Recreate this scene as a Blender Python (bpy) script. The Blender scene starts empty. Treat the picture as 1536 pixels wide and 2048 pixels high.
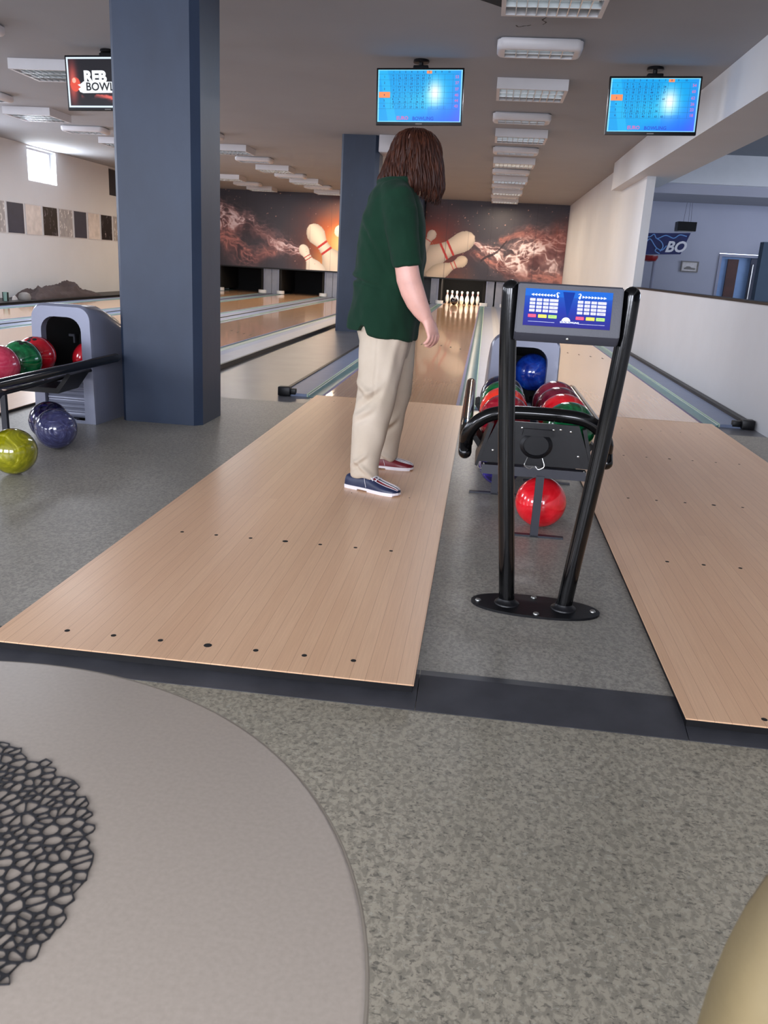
import bpy, bmesh, math, random
import numpy as np
from mathutils import Vector, Matrix, noise as mnoise
from mathutils.geometry import delaunay_2d_cdt
random.seed(7); RNG = np.random.default_rng(7)
PI = math.pi
scene = bpy.context.scene
COL = scene.collection

# ------------------------------------------------------------------ materials
def lin(c):
    return tuple((v/255/12.92 if v/255 <= .04045 else ((v/255+.055)/1.055)**2.4) for v in c) + (1.0,)
class NT:
    def __init__(self, name):
        self.m = bpy.data.materials.new(name); self.m.use_nodes = True
        self.t = self.m.node_tree; self.n = self.t.nodes
        self.b = self.n['Principled BSDF']; self.out = self.n['Material Output']
        self._tc = None
    def node(self, typ, **kw):
        nd = self.n.new(typ)
        for k, v in kw.items():
            if k.startswith('i_'):
                key = k[2:]; key = int(key) if key.isdigit() else key
                nd.inputs[key].default_value = v
            else: setattr(nd, k, v)
        return nd
    def link(self, a, b): self.t.links.new(a, b)
    def obj(self):
        if not self._tc: self._tc = self.node('ShaderNodeTexCoord')
        return self._tc.outputs['Object']
    def mapped(self, scale=(1,1,1), rot=(0,0,0), loc=(0,0,0)):
        mp = self.node('ShaderNodeMapping'); self.link(self.obj(), mp.inputs['Vector'])
        mp.inputs['Scale'].default_value = scale; mp.inputs['Rotation'].default_value = rot; mp.inputs['Location'].default_value = loc
        return mp.outputs['Vector']
    def noise(self, vec, scale, detail=4, rough=.55, dist=0):
        nd = self.node('ShaderNodeTexNoise'); self.link(vec, nd.inputs['Vector'])
        nd.inputs['Scale'].default_value = scale; nd.inputs['Detail'].default_value = detail
        nd.inputs['Roughness'].default_value = rough; nd.inputs['Distortion'].default_value = dist
        return nd.outputs['Fac']
    def ramp(self, fac, stops, interp='LINEAR'):
        nd = self.node('ShaderNodeValToRGB'); self.link(fac, nd.inputs['Fac']); cr = nd.color_ramp; cr.interpolation = interp
        while len(cr.elements) < len(stops): cr.elements.new(.5)
        for e, (p, c) in zip(cr.elements, stops):
            e.position = p; e.color = c if len(c) == 4 else tuple(c)+(1,)
        return nd.outputs['Color']
    def mix(self, fac, a, b, mode='MIX'):
        nd = self.node('ShaderNodeMix'); nd.data_type = 'RGBA'; nd.blend_type = mode
        for s, v in ((0, fac), (6, a), (7, b)):
            if isinstance(v, bpy.types.NodeSocket): self.link(v, nd.inputs[s])
            else: nd.inputs[s].default_value = v
        return nd.outputs[2]
    def math(self, op, a, b=None, c=None):
        nd = self.node('ShaderNodeMath', operation=op)
        for i, v in enumerate((a, b, c)):
            if v is None: continue
            if isinstance(v, bpy.types.NodeSocket): self.link(v, nd.inputs[i])
            else: nd.inputs[i].default_value = v
        return nd.outputs[0]
    def bump(self, h, strength=.3, dist=.01):
        nd = self.node('ShaderNodeBump'); self.link(h, nd.inputs['Height'])
        nd.inputs['Strength'].default_value = strength; nd.inputs['Distance'].default_value = dist
        self.link(nd.outputs['Normal'], self.b.inputs['Normal'])
    def color(self, v):
        if isinstance(v, bpy.types.NodeSocket): self.link(v, self.b.inputs['Base Color'])
        else: self.b.inputs['Base Color'].default_value = v
    def p(self, rough=.5, metal=0, spec=.5, coat=0, coat_rough=.05, **kw):
        b = self.b.inputs
        b['Roughness'].default_value = rough; b['Metallic'].default_value = metal
        b['Specular IOR Level'].default_value = spec; b['Coat Weight'].default_value = coat; b['Coat Roughness'].default_value = coat_rough
        for k, v in kw.items(): b[k.replace('_', ' ')].default_value = v
        return self
MATS = {}
def M(name): return MATS[name]
def flat(name, rgb, rough=.5, metal=0, var=.06, scale=8, bump=0, bscale=60, **kw):
    """paint, plastic, cloth: one colour with a faint procedural mottling"""
    t = NT(name); c = lin(rgb)
    dk = tuple(v*(1-var) for v in c[:3])+(1,); lt = tuple(min(1, v*(1+var)) for v in c[:3])+(1,)
    t.color(t.ramp(t.noise(t.obj(), scale), [(.3, dk), (.7, lt)]))
    t.p(rough, metal, **kw)
    if bump: t.bump(t.noise(t.obj(), bscale, 6), bump, .004)
    MATS[name] = t.m; return t.m
def emit(name, rgb, strength):
    t = NT(name); c = lin(rgb)
    t.color((0,0,0,1)); t.b.inputs['Emission Color'].default_value = c; t.b.inputs['Emission Strength'].default_value = strength
    MATS[name] = t.m; return t.m
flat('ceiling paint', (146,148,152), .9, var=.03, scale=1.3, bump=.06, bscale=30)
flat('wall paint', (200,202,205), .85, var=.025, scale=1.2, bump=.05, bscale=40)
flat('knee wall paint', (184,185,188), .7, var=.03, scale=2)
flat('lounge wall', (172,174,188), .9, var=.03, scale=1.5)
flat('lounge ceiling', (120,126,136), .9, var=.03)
flat('bulkhead paint lit', (225,228,232), .85, var=.02)  # paler than the lounge wall: window light put into the colour
flat('white enamel', (190,189,192), .4, var=.02)
flat('louvre metal', (206,210,212), .28, .75, var=.05)
flat('lamp inside', (150,158,162), .3, .5, var=.1)
emit('lamp tube warm', (255,214,160), 2.2)
emit('lamp tube added glow', (226,238,246), .9)  # unlit tubes given a dim glow for the bright louvre glints
flat('black plastic', (13,13,16), .42, var=.2, spec=.3)
flat('black paint gloss', (5,5,6), .13, var=.1, spec=.4, coat=.0, bump=.05, bscale=25)
flat('black paint worn', (14,14,17), .38, var=.25, spec=.35, scale=14, bump=.1, bscale=40)
flat('black void', (5,5,7), .8, var=.1)
flat('curtain black', (7,7,9), .85, var=.3, scale=20)
flat('console grey', (56,57,66), .5, var=.05, bump=.12, bscale=220)
flat('screw metal', (190,190,186), .3, 1)
flat('silver plastic', (128,132,150), .32, .25, var=.03, coat=.3)
flat('dark grey plate', (44,45,53), .5, var=.08)
flat('cap blue grey', (108,120,146), .4, .1, spec=.35, var=.06)
flat('gutter metal', (92,126,130), .35, 0, var=.12, scale=3, spec=.3)
flat('gutter lip', (176,196,172), .6, 0, spec=.15, var=.05)
flat('gutter violet', (120,112,140), .6, 0, var=.06, spec=.15)
flat('ledge grey', (126,130,142), .4, .2, var=.06)
flat('vinyl edge', (60,60,64), .36, var=.22, scale=9, bump=.06, bscale=30)
flat('table edge', (142,132,118), .5)
flat('mat rubber', (26,25,28), .6, var=.15, scale=30)
flat('tan leather', (112,98,68), .5, var=.08, scale=20, bump=.12, bscale=90)
flat('chair metal', (40,40,42), .4, .6)
flat('skin', (214,164,150), .48, var=.07, scale=18, bump=.04, bscale=150, Subsurface_Weight=.08, Subsurface_Radius=(.02,.008,.004))
flat('eye white', (225,222,218), .2)
flat('shoe navy', (30,38,68), .38, var=.12, scale=30)
flat('shoe red', (128,26,38), .36, var=.12, scale=30)
flat('shoe grey red', (110,24,34), .36, var=.1)
flat('shoe white', (226,222,226), .45)
flat('lace white', (232,230,236), .7)
flat('jacket cloth', (66,54,53), .9, var=.15, scale=9, bump=.3, bscale=40)
flat('pin bumper', (214,216,220), .4)
flat('door brown', (72,36,28), .45, var=.2, scale=9)
flat('door blue', (128,160,205), .5, var=.05)
flat('door dark', (66,70,86), .6, var=.05)
flat('door frame grey', (150,152,170), .6)
flat('teal wall', (70,86,104), .8, var=.04)
flat('banner blue', (24,34,92), .5, var=.3, scale=6)
flat('banner light', (120,165,225), .5)
flat('banner white', (232,232,238), .5)
flat('red gloss', (140,20,26), .3)
flat('key white', (188,186,202), .45, var=.02)
flat('key red', (208,44,92), .45, var=.02)
flat('key yellow', (228,214,44), .45, var=.02)
flat('key green', (158,206,88), .45, var=.02)
flat('key ink', (60,60,80), .5)
flat('panel white', (232,236,246), .45)
flat('panel deep blue', (4,44,128), .6, var=.03, spec=.1)
flat('panel cyan', (88,176,232), .4)
flat('frame silver', (120,116,112), .5)
flat('picture paper', (205,200,198), .6, var=.12, scale=20)
flat('sticker red', (205,70,52), .5)
flat('cup green', (120,150,140), .35)
flat('stain brown', (52,48,44), .8)
flat('hole dark', (14,13,12), .9)
flat('dust', (214,206,198), .8)

# navy column paint with scuffs
t = NT('column paint')
n1 = t.noise(t.mapped((1,1,.5)), 3.2, 5); n2 = t.noise(t.mapped((1,1,.35)), 26, 6, .7)
base = t.ramp(n1, [(.3, lin((33,44,63))), (.7, lin((40,53,74)))])
t.color(t.mix(t.ramp(n2, [(.7, (0,0,0,1)), (.76, (.35,.35,.35,1))]), base, lin((84,96,110)))); t.p(.48, spec=.4); t.bump(t.noise(t.obj(), 18, 5), .12, .006); MATS['column paint'] = t.m
# speckled linoleum
def lino(name, a, b, c, s, sp):
    t = NT(name)
    big = t.noise(t.obj(), 2.2, 4); mid = t.noise(t.mapped((1,.7,1)), 78*s, 4, .65, .5); fine = t.noise(t.mapped((.8,1.2,1), loc=(3,1,0)), 105*s, 3, .6, .6)
    base = t.ramp(big, [(.3, lin(a)), (.7, lin(b))])
    base = t.mix(t.ramp(mid, [(.44, (0,0,0,1)), (.56, (.85,.85,.85,1))]), base, lin(c))
    dark = t.ramp(fine, [(.36, (sp,sp,sp,1)), (.43, (0,0,0,1))]); base = t.mix(dark, base, lin((66,64,60)))
    lt = t.ramp(fine, [(.60, (0,0,0,1)), (.68, (sp*.7,)*3+(1,))]); base = t.mix(lt, base, lin((186,182,168)))
    t.color(base); t.p(.42, spec=.45); t.bump(fine, .05, .003); MATS[name] = t.m
lino('lino olive', (157,149,131), (167,158,140), (131,125,111), 1, .6)
lino('lino grey', (146,141,131), (160,154,143), (128,124,116), 1.1, .4)
t = NT('lino dark'); t.color(t.ramp(t.noise(t.obj(), 3, 5), [(.3, lin((78,78,84))), (.7, lin((94,94,98)))])); t.p(.3, spec=.3); MATS['lino dark'] = t.m
# wood boards running along y
def wood(name, c1, c2, line, rough, coat, row=.041):
    t = NT(name)
    v = t.mapped((1,1,1), (0,0,PI/2))
    br = t.node('ShaderNodeTexBrick'); t.link(v, br.inputs['Vector'])
    br.offset = .37; br.inputs['Color1'].default_value = lin(c1); br.inputs['Color2'].default_value = lin(c2); br.inputs['Mortar'].default_value = lin(line)
    br.inputs['Scale'].default_value = 1; br.inputs['Mortar Size'].default_value = .0007; br.inputs['Mortar Smooth'].default_value = .2
    br.inputs['Brick Width'].default_value = 3.1; br.inputs['Row Height'].default_value = row; br.inputs['Bias'].default_value = -.1
    g = t.noise(t.mapped((60,1.6,1)), 3.2, 5, .6, .5)
    col = t.mix(t.ramp(g, [(.35, (.0,)*3+(1,)), (.75, (.32,)*3+(1,))]), br.outputs['Color'], lin(line))
    t.color(col); t.p(rough, spec=.45, coat=coat, coat_rough=.05 if coat > .3 else .28); MATS[name] = t.m
wood('approach wood', (232,190,152), (225,181,143), (190,144,112), .33, .12)
wood('lane wood', (226,186,150), (218,174,138), (184,140,108), .13, .5, .027)
# table laminate
t = NT('table laminate'); t.color(t.ramp(t.noise(t.obj(), 240, 2, .5), [(.3, lin((174,161,147))), (.7, lin((182,169,155)))])); t.p(.42, spec=.4); MATS['table laminate'] = t.m
# clothes
t = NT('polo green'); w = t.noise(t.mapped((1,1,2.2)), 420, 2)
t.color(t.mix(t.ramp(t.noise(t.obj(), 5, 4), [(.35, (0,0,0,1)), (.7, (.6,)*3+(1,))]), lin((13,41,28)), lin((22,56,39)))); t.p(.92, spec=.2, Sheen_Weight=.03); t.bump(w, .25, .002); MATS['polo green'] = t.m
t = NT('chino beige'); w = t.noise(t.mapped((1,1,.4)), 500, 2)
t.color(t.ramp(t.noise(t.obj(), 6, 4), [(.3, lin((186,172,153))), (.7, lin((198,185,168)))])); t.p(.88, spec=.2); t.bump(w, .2, .002); MATS['chino beige'] = t.m
t = NT('brown hair')
h = t.noise(t.mapped((90,90,4)), 1, 5, .6, .3); h2 = t.noise(t.obj(), 14, 3)
c = t.ramp(h, [(.25, lin((24,12,9))), (.5, lin((60,31,21))), (.85, lin((126,68,40)))])
t.color(t.mix(h2, c, lin((42,22,16)))); t.p(.5, spec=.2); t.bump(h, .5, .004); MATS['brown hair'] = t.m
# bowling balls: swirled polyester
def ball_mat(name, a, b, c=None, scale=7, dist=3.5, rough=.12):
    t = NT(name); f = t.noise(t.obj(), scale, 4, .6, dist)
    st = [(.36, lin(a)), (.62, lin(b))]
    if c: st.append((.72, lin(c)))
    t.color(t.ramp(f, st)); t.p(rough, spec=.5, coat=.5, coat_rough=.05); MATS[name] = t.m
ball_mat('ball red', (176,20,34), (196,30,44))
ball_mat('ball crimson', (134,14,34), (160,26,46))
ball_mat('ball green', (8,74,38), (20,112,62), (30,140,80))
ball_mat('ball pink', (176,44,72), (196,70,92))
ball_mat('ball navy swirl', (50,50,84), (70,72,112), (140,142,176), 9, 6)
ball_mat('ball night', (16,16,34), (36,32,78), (78,50,140), 8, 4)
ball_mat('ball yellow', (112,112,10), (146,142,20), (186,182,70), 7, 5)
ball_mat('ball blue', (16,36,120), (22,66,170), (60,120,200), 7, 2.5)
ball_mat('ball orange', (232,44,34), (246,66,48))
ball_mat('ball maroon', (128,28,52), (150,44,66))
ball_mat('ball plum', (92,18,40), (124,34,54), (150,70,84))
ball_mat('ball scarlet', (214,22,34), (232,36,48))
ball_mat('ball black', (16,12,22), (26,22,36))
ball_mat('ball galaxy', (18,18,40), (58,44,150), (190,200,60), 6, 3)
# pin plastic with the two red neck bands
t = NT('pin plastic'); sx = t.node('ShaderNodeSeparateXYZ'); t.link(t.obj(), sx.inputs[0]); z = sx.outputs['Z']
def band(t, z, a, b): return t.math('MULTIPLY', t.math('GREATER_THAN', z, a), t.math('LESS_THAN', z, b))
bb = t.math('ADD', band(t, z, .252, .268), band(t, z, .284, .298))
t.color(t.mix(bb, lin((240,240,236)), lin((190,36,44)))); t.p(.25, coat=.3); MATS['pin plastic'] = t.m
# vertex-colour print (mural, wall panels, screens)
def print_mat(name, rough, emis=0):
    t = NT(name); a = t.node('ShaderNodeVertexColor'); a.layer_name = 'Col'
    if emis:
        t.color((0,0,0,1)); t.link(a.outputs['Color'], t.b.inputs['Emission Color']); t.b.inputs['Emission Strength'].default_value = emis; t.p(.3)
    else: t.color(a.outputs['Color']); t.p(rough, spec=.35)
    MATS[name] = t.m
print_mat('mural print', .45)
print_mat('panel print', .4)
print_mat('screen picture', .3, .95)
emit('screen ink', (18,70,150), .5); emit('screen line', (40,110,170), .55); emit('screen orange', (255,150,92), .8)
emit('screen pink', (222,120,200), .7); emit('screen blue', (30,90,235), .7); emit('screen white', (240,246,255), 1.0); emit('screen black', (10,10,16), .4)
t = NT('pane glass'); tr = t.node('ShaderNodeBsdfTransparent'); gl = t.node('ShaderNodeBsdfGlossy'); gl.inputs['Roughness'].default_value = .02; mx = t.node('ShaderNodeMixShader'); mx.inputs[0].default_value = .06
t.link(tr.outputs[0], mx.inputs[1]); t.link(gl.outputs[0], mx.inputs[2]); t.link(mx.outputs[0], t.out.inputs['Surface']); MATS['pane glass'] = t.m

# ------------------------------------------------------------------ geometry helpers
def box(bm, x0, x1, y0, y1, z0, z1, bevel=0, seg=2):
    vs = [bm.verts.new((x, y, z)) for x in (x0, x1) for y in (y0, y1) for z in (z0, z1)]
    fs = [bm.faces.new([vs[i] for i in f]) for f in ((0,1,3,2),(4,6,7,5),(0,4,5,1),(2,3,7,6),(0,2,6,4),(1,5,7,3))]
    if bevel:
        es = list({e for f in fs for e in f.edges})
        bmesh.ops.bevel(bm, geom=es, offset=bevel, segments=seg, profile=.5, affect='EDGES')
    return bm
def frame_at(d, ref=None):
    d = d.normalized(); r = ref or (Vector((0,0,1)) if abs(d.z) < .9 else Vector((1,0,0)))
    a = d.cross(r).normalized(); return a, d.cross(a).normalized()
def tube(bm, pts, r, n=16, cap=True, round_end=0):
    pts = [Vector(p) for p in pts]; rs = r if isinstance(r, (list, tuple)) else [r]*len(pts)
    a = None; rings = []
    for i, p in enumerate(pts):
        d = (pts[min(i+1, len(pts)-1)] - pts[max(i-1, 0)]).normalized()
        if a is None: a, b = frame_at(d)
        else:
            a = (a - d*a.dot(d)).normalized(); b = d.cross(a).normalized()
        rings.append([bm.verts.new(p + (a*math.cos(2*PI*k/n) + b*math.sin(2*PI*k/n))*rs[i]) for k in range(n)])
    for r0, r1 in zip(rings, rings[1:]):
        for k in range(n): bm.faces.new((r0[k], r0[(k+1) % n], r1[(k+1) % n], r1[k]))
    if cap:
        bm.faces.new(rings[0][::-1]); bm.faces.new(rings[-1])
    return bm
def dome_path(pts, r, both=True):
    """adds short shrinking steps at the ends so that a tube ends in a rounded cap"""
    pts = [Vector(p) for p in pts]; rs = [r]*len(pts)
    def end(p, d): return [(p + d*r*math.sin(a), max(r*math.cos(a), r*.05)) for a in (.4, .8, 1.15, 1.5)]
    e = end(pts[-1], (pts[-1]-pts[-2]).normalized()); s = end(pts[0], (pts[0]-pts[1]).normalized())[::-1] if both else []
    return [x[0] for x in s]+pts+[x[0] for x in e], [x[1] for x in s]+rs+[x[1] for x in e]
def smooth_path(ctrl, n=10):
    P = [Vector(c) for c in ctrl]; P = [P[0]*2-P[1]] + P + [P[-1]*2-P[-2]]; out = []
    for i in range(1, len(P)-2):
        for k in range(n):
            t = k/n; p0, p1, p2, p3 = P[i-1:i+3]
            out.append(.5*((2*p1)+(p2-p0)*t+(2*p0-5*p1+4*p2-p3)*t*t+(3*p1-p0-3*p2+p3)*t**3))
    out.append(P[-2]); return out
def lathe(bm, prof, n=32, c=(0,0,0)):
    rings = []
    for r, z in prof:
        rings.append([bm.verts.new((c[0]+max(r,1e-4)*math.cos(2*PI*k/n), c[1]+max(r,1e-4)*math.sin(2*PI*k/n), c[2]+z)) for k in range(n)])
    for a, b in zip(rings, rings[1:]):
        for k in range(n): bm.faces.new((a[k], a[(k+1)%n], b[(k+1)%n], b[k]))
    bm.faces.new(rings[0][::-1]); bm.faces.new(rings[-1]); return bm
def prism(bm, poly, axis, a0, a1):
    """polygon (two coordinates) pulled along one axis"""
    def P(u, v, w): return {'x': (w,u,v), 'y': (u,w,v), 'z': (u,v,w)}[axis]
    A = [bm.verts.new(P(u,v,a0)) for u,v in poly]; B = [bm.verts.new(P(u,v,a1)) for u,v in poly]; n = len(poly)
    bm.faces.new(A); bm.faces.new(B[::-1])
    for k in range(n): bm.faces.new((A[k], B[k], B[(k+1)%n], A[(k+1)%n]))
    return bm
def loft(bm, rings, cap=True):
    R = [[bm.verts.new(p) for p in r] for r in rings]; n = len(R[0])
    for a, b in zip(R, R[1:]):
        for k in range(n): bm.faces.new((a[k], a[(k+1)%n], b[(k+1)%n], b[k]))
    if cap:
        for r in (R[0], R[-1]):
            c = bm.verts.new(sum((v.co for v in r), Vector())/n)
            for k in range(n): bm.faces.new((r[k], r[(k+1)%n], c))
    return bm
def disc(bm, c, r, n=24, ry=None, h=0):
    ry = ry or r
    vs = [bm.verts.new((c[0]+r*math.cos(2*PI*k/n), c[1]+ry*math.sin(2*PI*k/n), c[2])) for k in range(n)]
    bm.faces.new(vs); return bm
def ball(bm, c, r, sx=1, sy=1, sz=1, u=24, v=14):
    bmesh.ops.create_uvsphere(bm, u_segments=u, v_segments=v, radius=1, matrix=Matrix.Translation(c) @ Matrix.Diagonal((r*sx, r*sy, r*sz, 1)))
    return bm
def BM(): return bmesh.new()
def to_mesh(name, bm, mat, smooth=True, angle=40):
    bmesh.ops.recalc_face_normals(bm, faces=bm.faces)
    me = bpy.data.meshes.new(name); bm.to_mesh(me); bm.free()
    if smooth:
        me.polygons.foreach_set('use_smooth', [True]*len(me.polygons)); me.set_sharp_from_angle(angle=math.radians(angle))
    if mat: me.materials.append(M(mat))
    return me
def link(o, parent=None):
    COL.objects.link(o)
    if parent: o.parent = parent
    return o
def obj(name, bm, mat, parent=None, loc=(0,0,0), rot=(0,0,0), smooth=True, label=None, angle=40):
    o = bpy.data.objects.new(name, to_mesh(name, bm, mat, smooth, angle)); o.location = loc; o.rotation_euler = rot
    if label: o['label'] = label
    return link(o, parent)
def tag(o, label, cat, group=None):
    o['label'] = label; o['category'] = cat
    if group: o['group'] = group
    return o
def thing(name, label, cat, loc=(0,0,0), rot=(0,0,0), group=None):
    o = bpy.data.objects.new(name, None); o.location = loc; o.rotation_euler = rot; o.empty_display_size = .1
    return tag(link(o), label, cat, group)
def struct(name, bm, mat, parent=None, smooth=False, kind='structure', **kw):
    o = obj(name, bm, mat, parent, smooth=smooth, **kw); o['kind'] = kind; return o
def copy_tree(o, parent=None):
    c = o.copy(); COL.objects.link(c)
    if parent: c.parent = parent
    for ch in list(o.children): copy_tree(ch, c)
    return c
def dup(root, loc, label, rot=None, group=None):
    c = copy_tree(root); c.location = loc; c['label'] = label
    if rot: c.rotation_euler = rot
    if group: c['group'] = group
    return c
def evaluated(o):
    dg = bpy.context.evaluated_depsgraph_get(); dg.update()
    return bpy.data.meshes.new_from_object(o.evaluated_get(dg))
def remeshed(name, bm, voxel, mat, parent=None, smooth_it=4, disp=None, post=0):
    """fuses overlapping closed shapes into one continuous skin"""
    bmesh.ops.recalc_face_normals(bm, faces=bm.faces)
    me = bpy.data.meshes.new(name); bm.to_mesh(me); bm.free()
    o = bpy.data.objects.new(name, me); COL.objects.link(o)
    r = o.modifiers.new('r', 'REMESH'); r.mode = 'VOXEL'; r.voxel_size = voxel
    s = o.modifiers.new('s', 'SMOOTH'); s.factor = .5; s.iterations = smooth_it
    me2 = evaluated(o); o.modifiers.clear(); o.data = me2; bpy.data.meshes.remove(me)
    me2.name = name
    if disp:
        n = len(me2.vertices); co = np.empty(n*3); me2.vertices.foreach_get('co', co); no = np.empty(n*3); me2.vertices.foreach_get('normal', no)
        co = co.reshape(-1,3); no = no.reshape(-1,3)
        d = np.array([disp(c) for c in co]); co = co + no*d[:,None]
        me2.vertices.foreach_set('co', co.ravel()); me2.update()
    me2.materials.clear(); me2.materials.append(M(mat))
    me2.polygons.foreach_set('use_smooth', [True]*len(me2.polygons))
    if parent: o.parent = parent
    return o
def text_mesh(name, s, size, mat, parent, loc=(0,0,0), rot=(0,0,0), align='CENTER', depth=.0004, shear=0, bold=0, spacing=1, label=None):
    cu = bpy.data.curves.new(name, 'FONT'); cu.body = s; cu.size = size; cu.align_x = align; cu.align_y = 'CENTER'; cu.extrude = depth; cu.shear = shear; cu.offset = bold; cu.space_character = spacing; cu.resolution_u = 3
    o = bpy.data.objects.new(name, cu); COL.objects.link(o); me = evaluated(o); COL.objects.unlink(o); bpy.data.objects.remove(o)
    me.materials.clear(); me.materials.append(M(mat)); me.name = name
    o = bpy.data.objects.new(name, me); o.location = loc; o.rotation_euler = rot
    if label: o['label'] = label
    return link(o, parent)
def text_into(bm, s, size, x, y, z=0, bold=0, shear=0, align='CENTER'):
    cu = bpy.data.curves.new('t', 'FONT'); cu.body = s; cu.size = size; cu.align_x = align; cu.align_y = 'CENTER'; cu.extrude = .0003; cu.offset = bold; cu.shear = shear; cu.resolution_u = 2
    o = bpy.data.objects.new('t', cu); COL.objects.link(o); me = evaluated(o); COL.objects.unlink(o); bpy.data.objects.remove(o)
    me.transform(Matrix.Translation((x, y, z))); bm.from_mesh(me); bpy.data.meshes.remove(me)
def vnoise(shape, fx, fy, oct=4, seed=0, gain=.55):
    """numpy fractal value noise on a grid, frequencies in cells"""
    H, W = shape; out = np.zeros(shape); amp = 1; tot = 0; rg = np.random.default_rng(seed)
    for o in range(oct):
        gw, gh = max(2, int(fx*2**o)), max(2, int(fy*2**o)); g = rg.random((gh+2, gw+2))
        y = np.linspace(0, gh-.001, H); x = np.linspace(0, gw-.001, W); yi = y.astype(int); xi = x.astype(int); fy_ = y-yi; fx_ = x-xi
        fy_ = fy_*fy_*(3-2*fy_); fx_ = fx_*fx_*(3-2*fx_)
        a = g[yi][:, xi]*(1-fx_) + g[yi][:, xi+1]*fx_; b = g[yi+1][:, xi]*(1-fx_) + g[yi+1][:, xi+1]*fx_
        out += amp*(a*(1-fy_)[:,None] + b*fy_[:,None]); tot += amp; amp *= gain
    return out/tot
def sample_noise(x, y, seed, oct=4):
    """fractal noise at arbitrary points (numpy arrays)"""
    rg = np.random.default_rng(seed); G = rg.random((64, 64)); out = np.zeros_like(x); amp = 1; tot = 0
    for o in range(oct):
        xx, yy = x*2**o, y*2**o; xi = np.floor(xx).astype(int); yi = np.floor(yy).astype(int); fx = xx-xi; fy = yy-yi; fx = fx*fx*(3-2*fx); fy = fy*fy*(3-2*fy)
        g = lambda i, j: G[j % 64, i % 64]
        out += amp*((g(xi,yi)*(1-fx)+g(xi+1,yi)*fx)*(1-fy)+(g(xi,yi+1)*(1-fx)+g(xi+1,yi+1)*fx)*fy); tot += amp; amp *= .55
    return out/tot
def grid_print(name, w, h, rgb, mat, parent, loc, rot=(PI/2,0,0), label=None):
    """flat printed sheet in its own xy plane, one colour per grid corner (rgb: H x W x 3, sRGB 0..1, row 0 at the bottom)"""
    H, W, _ = rgb.shape; xs = np.linspace(0, w, W); ys = np.linspace(0, h, H)
    X, Y = np.meshgrid(xs, ys); V = np.stack([X, Y, np.zeros_like(X)], -1).reshape(-1, 3)
    i = np.arange(H-1)[:,None]*W + np.arange(W-1)[None]; F = np.stack([i, i+1, i+W+1, i+W], -1).reshape(-1)
    me = bpy.data.meshes.new(name); nf = (H-1)*(W-1)
    me.vertices.add(H*W); me.vertices.foreach_set('co', V.ravel()); me.loops.add(nf*4); me.loops.foreach_set('vertex_index', F)
    me.polygons.add(nf); me.polygons.foreach_set('loop_start', np.arange(nf)*4); me.update(calc_edges=True)
    at = me.color_attributes.new('Col', 'FLOAT_COLOR', 'POINT')
    L = np.where(rgb <= .04045, rgb/12.92, ((np.clip(rgb,0,1)+.055)/1.055)**2.4); A = np.concatenate([L, np.ones((H,W,1))], -1)
    at.data.foreach_set('color', A.reshape(-1)); me.materials.append(M(mat))
    o = bpy.data.objects.new(name, me); o.location = loc; o.rotation_euler = rot
    if label: o['label'] = label
    return link(o, parent)

# ------------------------------------------------------------------ camera
cam = bpy.data.cameras.new('camera'); co = bpy.data.objects.new('camera', cam); COL.objects.link(co); scene.camera = co
R = Vector((0.99138286, 0.11931654, 0.05407026)); U = Vector((-0.08578157, 0.27936181, 0.95634643)); F = Vector((-0.09900278, 0.95274369, -0.28718967))
mw = Matrix((R, U, -F)).transposed().to_4x4(); mw.translation = (0.67394, -6.57846, 1.02998); co.matrix_world = mw
cam.sensor_fit = 'VERTICAL'; cam.sensor_height = 36; cam.sensor_width = 27; cam.lens = 1654.44/2048*36; cam.clip_start = .05; cam.clip_end = 100
cam.dof.use_dof = True; cam.dof.focus_distance = 4.2; cam.dof.aperture_fstop = 24

# ------------------------------------------------------------------ room shell
CZ = 2.83; FZ = -.05; PZ = -.02; YB = -9.8; YF = 20.2; XL = -8.2; XR = 2.78
struct('floor', box(BM(), XL, XR, YB, -4.66, FZ-.1, FZ), 'lino olive')
bm = BM(); prism(bm, [(-4.57, FZ-.1), (-.42, FZ-.1), (-.42, PZ), (-4.57, PZ)], 'x', XL, XR); struct('floor_platform', bm, 'lino grey')
struct('floor_lane', box(BM(), XL, XR, -.42, YF, FZ-.1, PZ-.002), 'lino dark')
# dark vinyl edge strips of the low step, one run per bay
for k, (a, b) in enumerate(((XL, .586), (.588, 1.262), (1.264, XR)), 1):
    bm = BM(); prism(bm, [(-4.712, FZ-.02), (-4.712, FZ+.002), (-4.695, FZ+.006), (-4.575, PZ+.001), (-4.55, PZ+.002), (-4.55, FZ-.02)], 'x', a, b); struct('trim_%d' % k, bm, 'vinyl edge')
struct('ceiling', box(BM(), XL, XR+.12, YB, YF, CZ, CZ+.15), 'ceiling paint')
# left wall with two windows, plus unseen openings added for fill light
W1 = (9.50, 10.60, 2.19, 2.80); W2 = (13.06, 14.15, 2.21, 2.80)
HW = [(y_, y_+1.1) for y_ in (-8.3, -4.74, -1.18, 2.38, 5.7)]
bm = BM(); ye = YB
for a, b in HW: box(bm, XL-.18, XL, ye, a, FZ, CZ); box(bm, XL-.18, XL, a, b, FZ, 2.19-.9); box(bm, XL-.18, XL, a, b, 2.80, CZ); ye = b
for y0, y1, z0, z1 in ((ye, W1[0], FZ, CZ), (W1[1], W2[0], FZ, CZ), (W2[1], YF, FZ, CZ), (W1[0], W1[1], FZ, W1[2]), (W1[0], W1[1], W1[3], CZ), (W2[0], W2[1], FZ, W2[2]), (W2[0], W2[1], W2[3], CZ)):
    box(bm, XL-.18, XL, y0, y1, z0, z1)
struct('wall_left', bm, 'wall paint')
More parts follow.
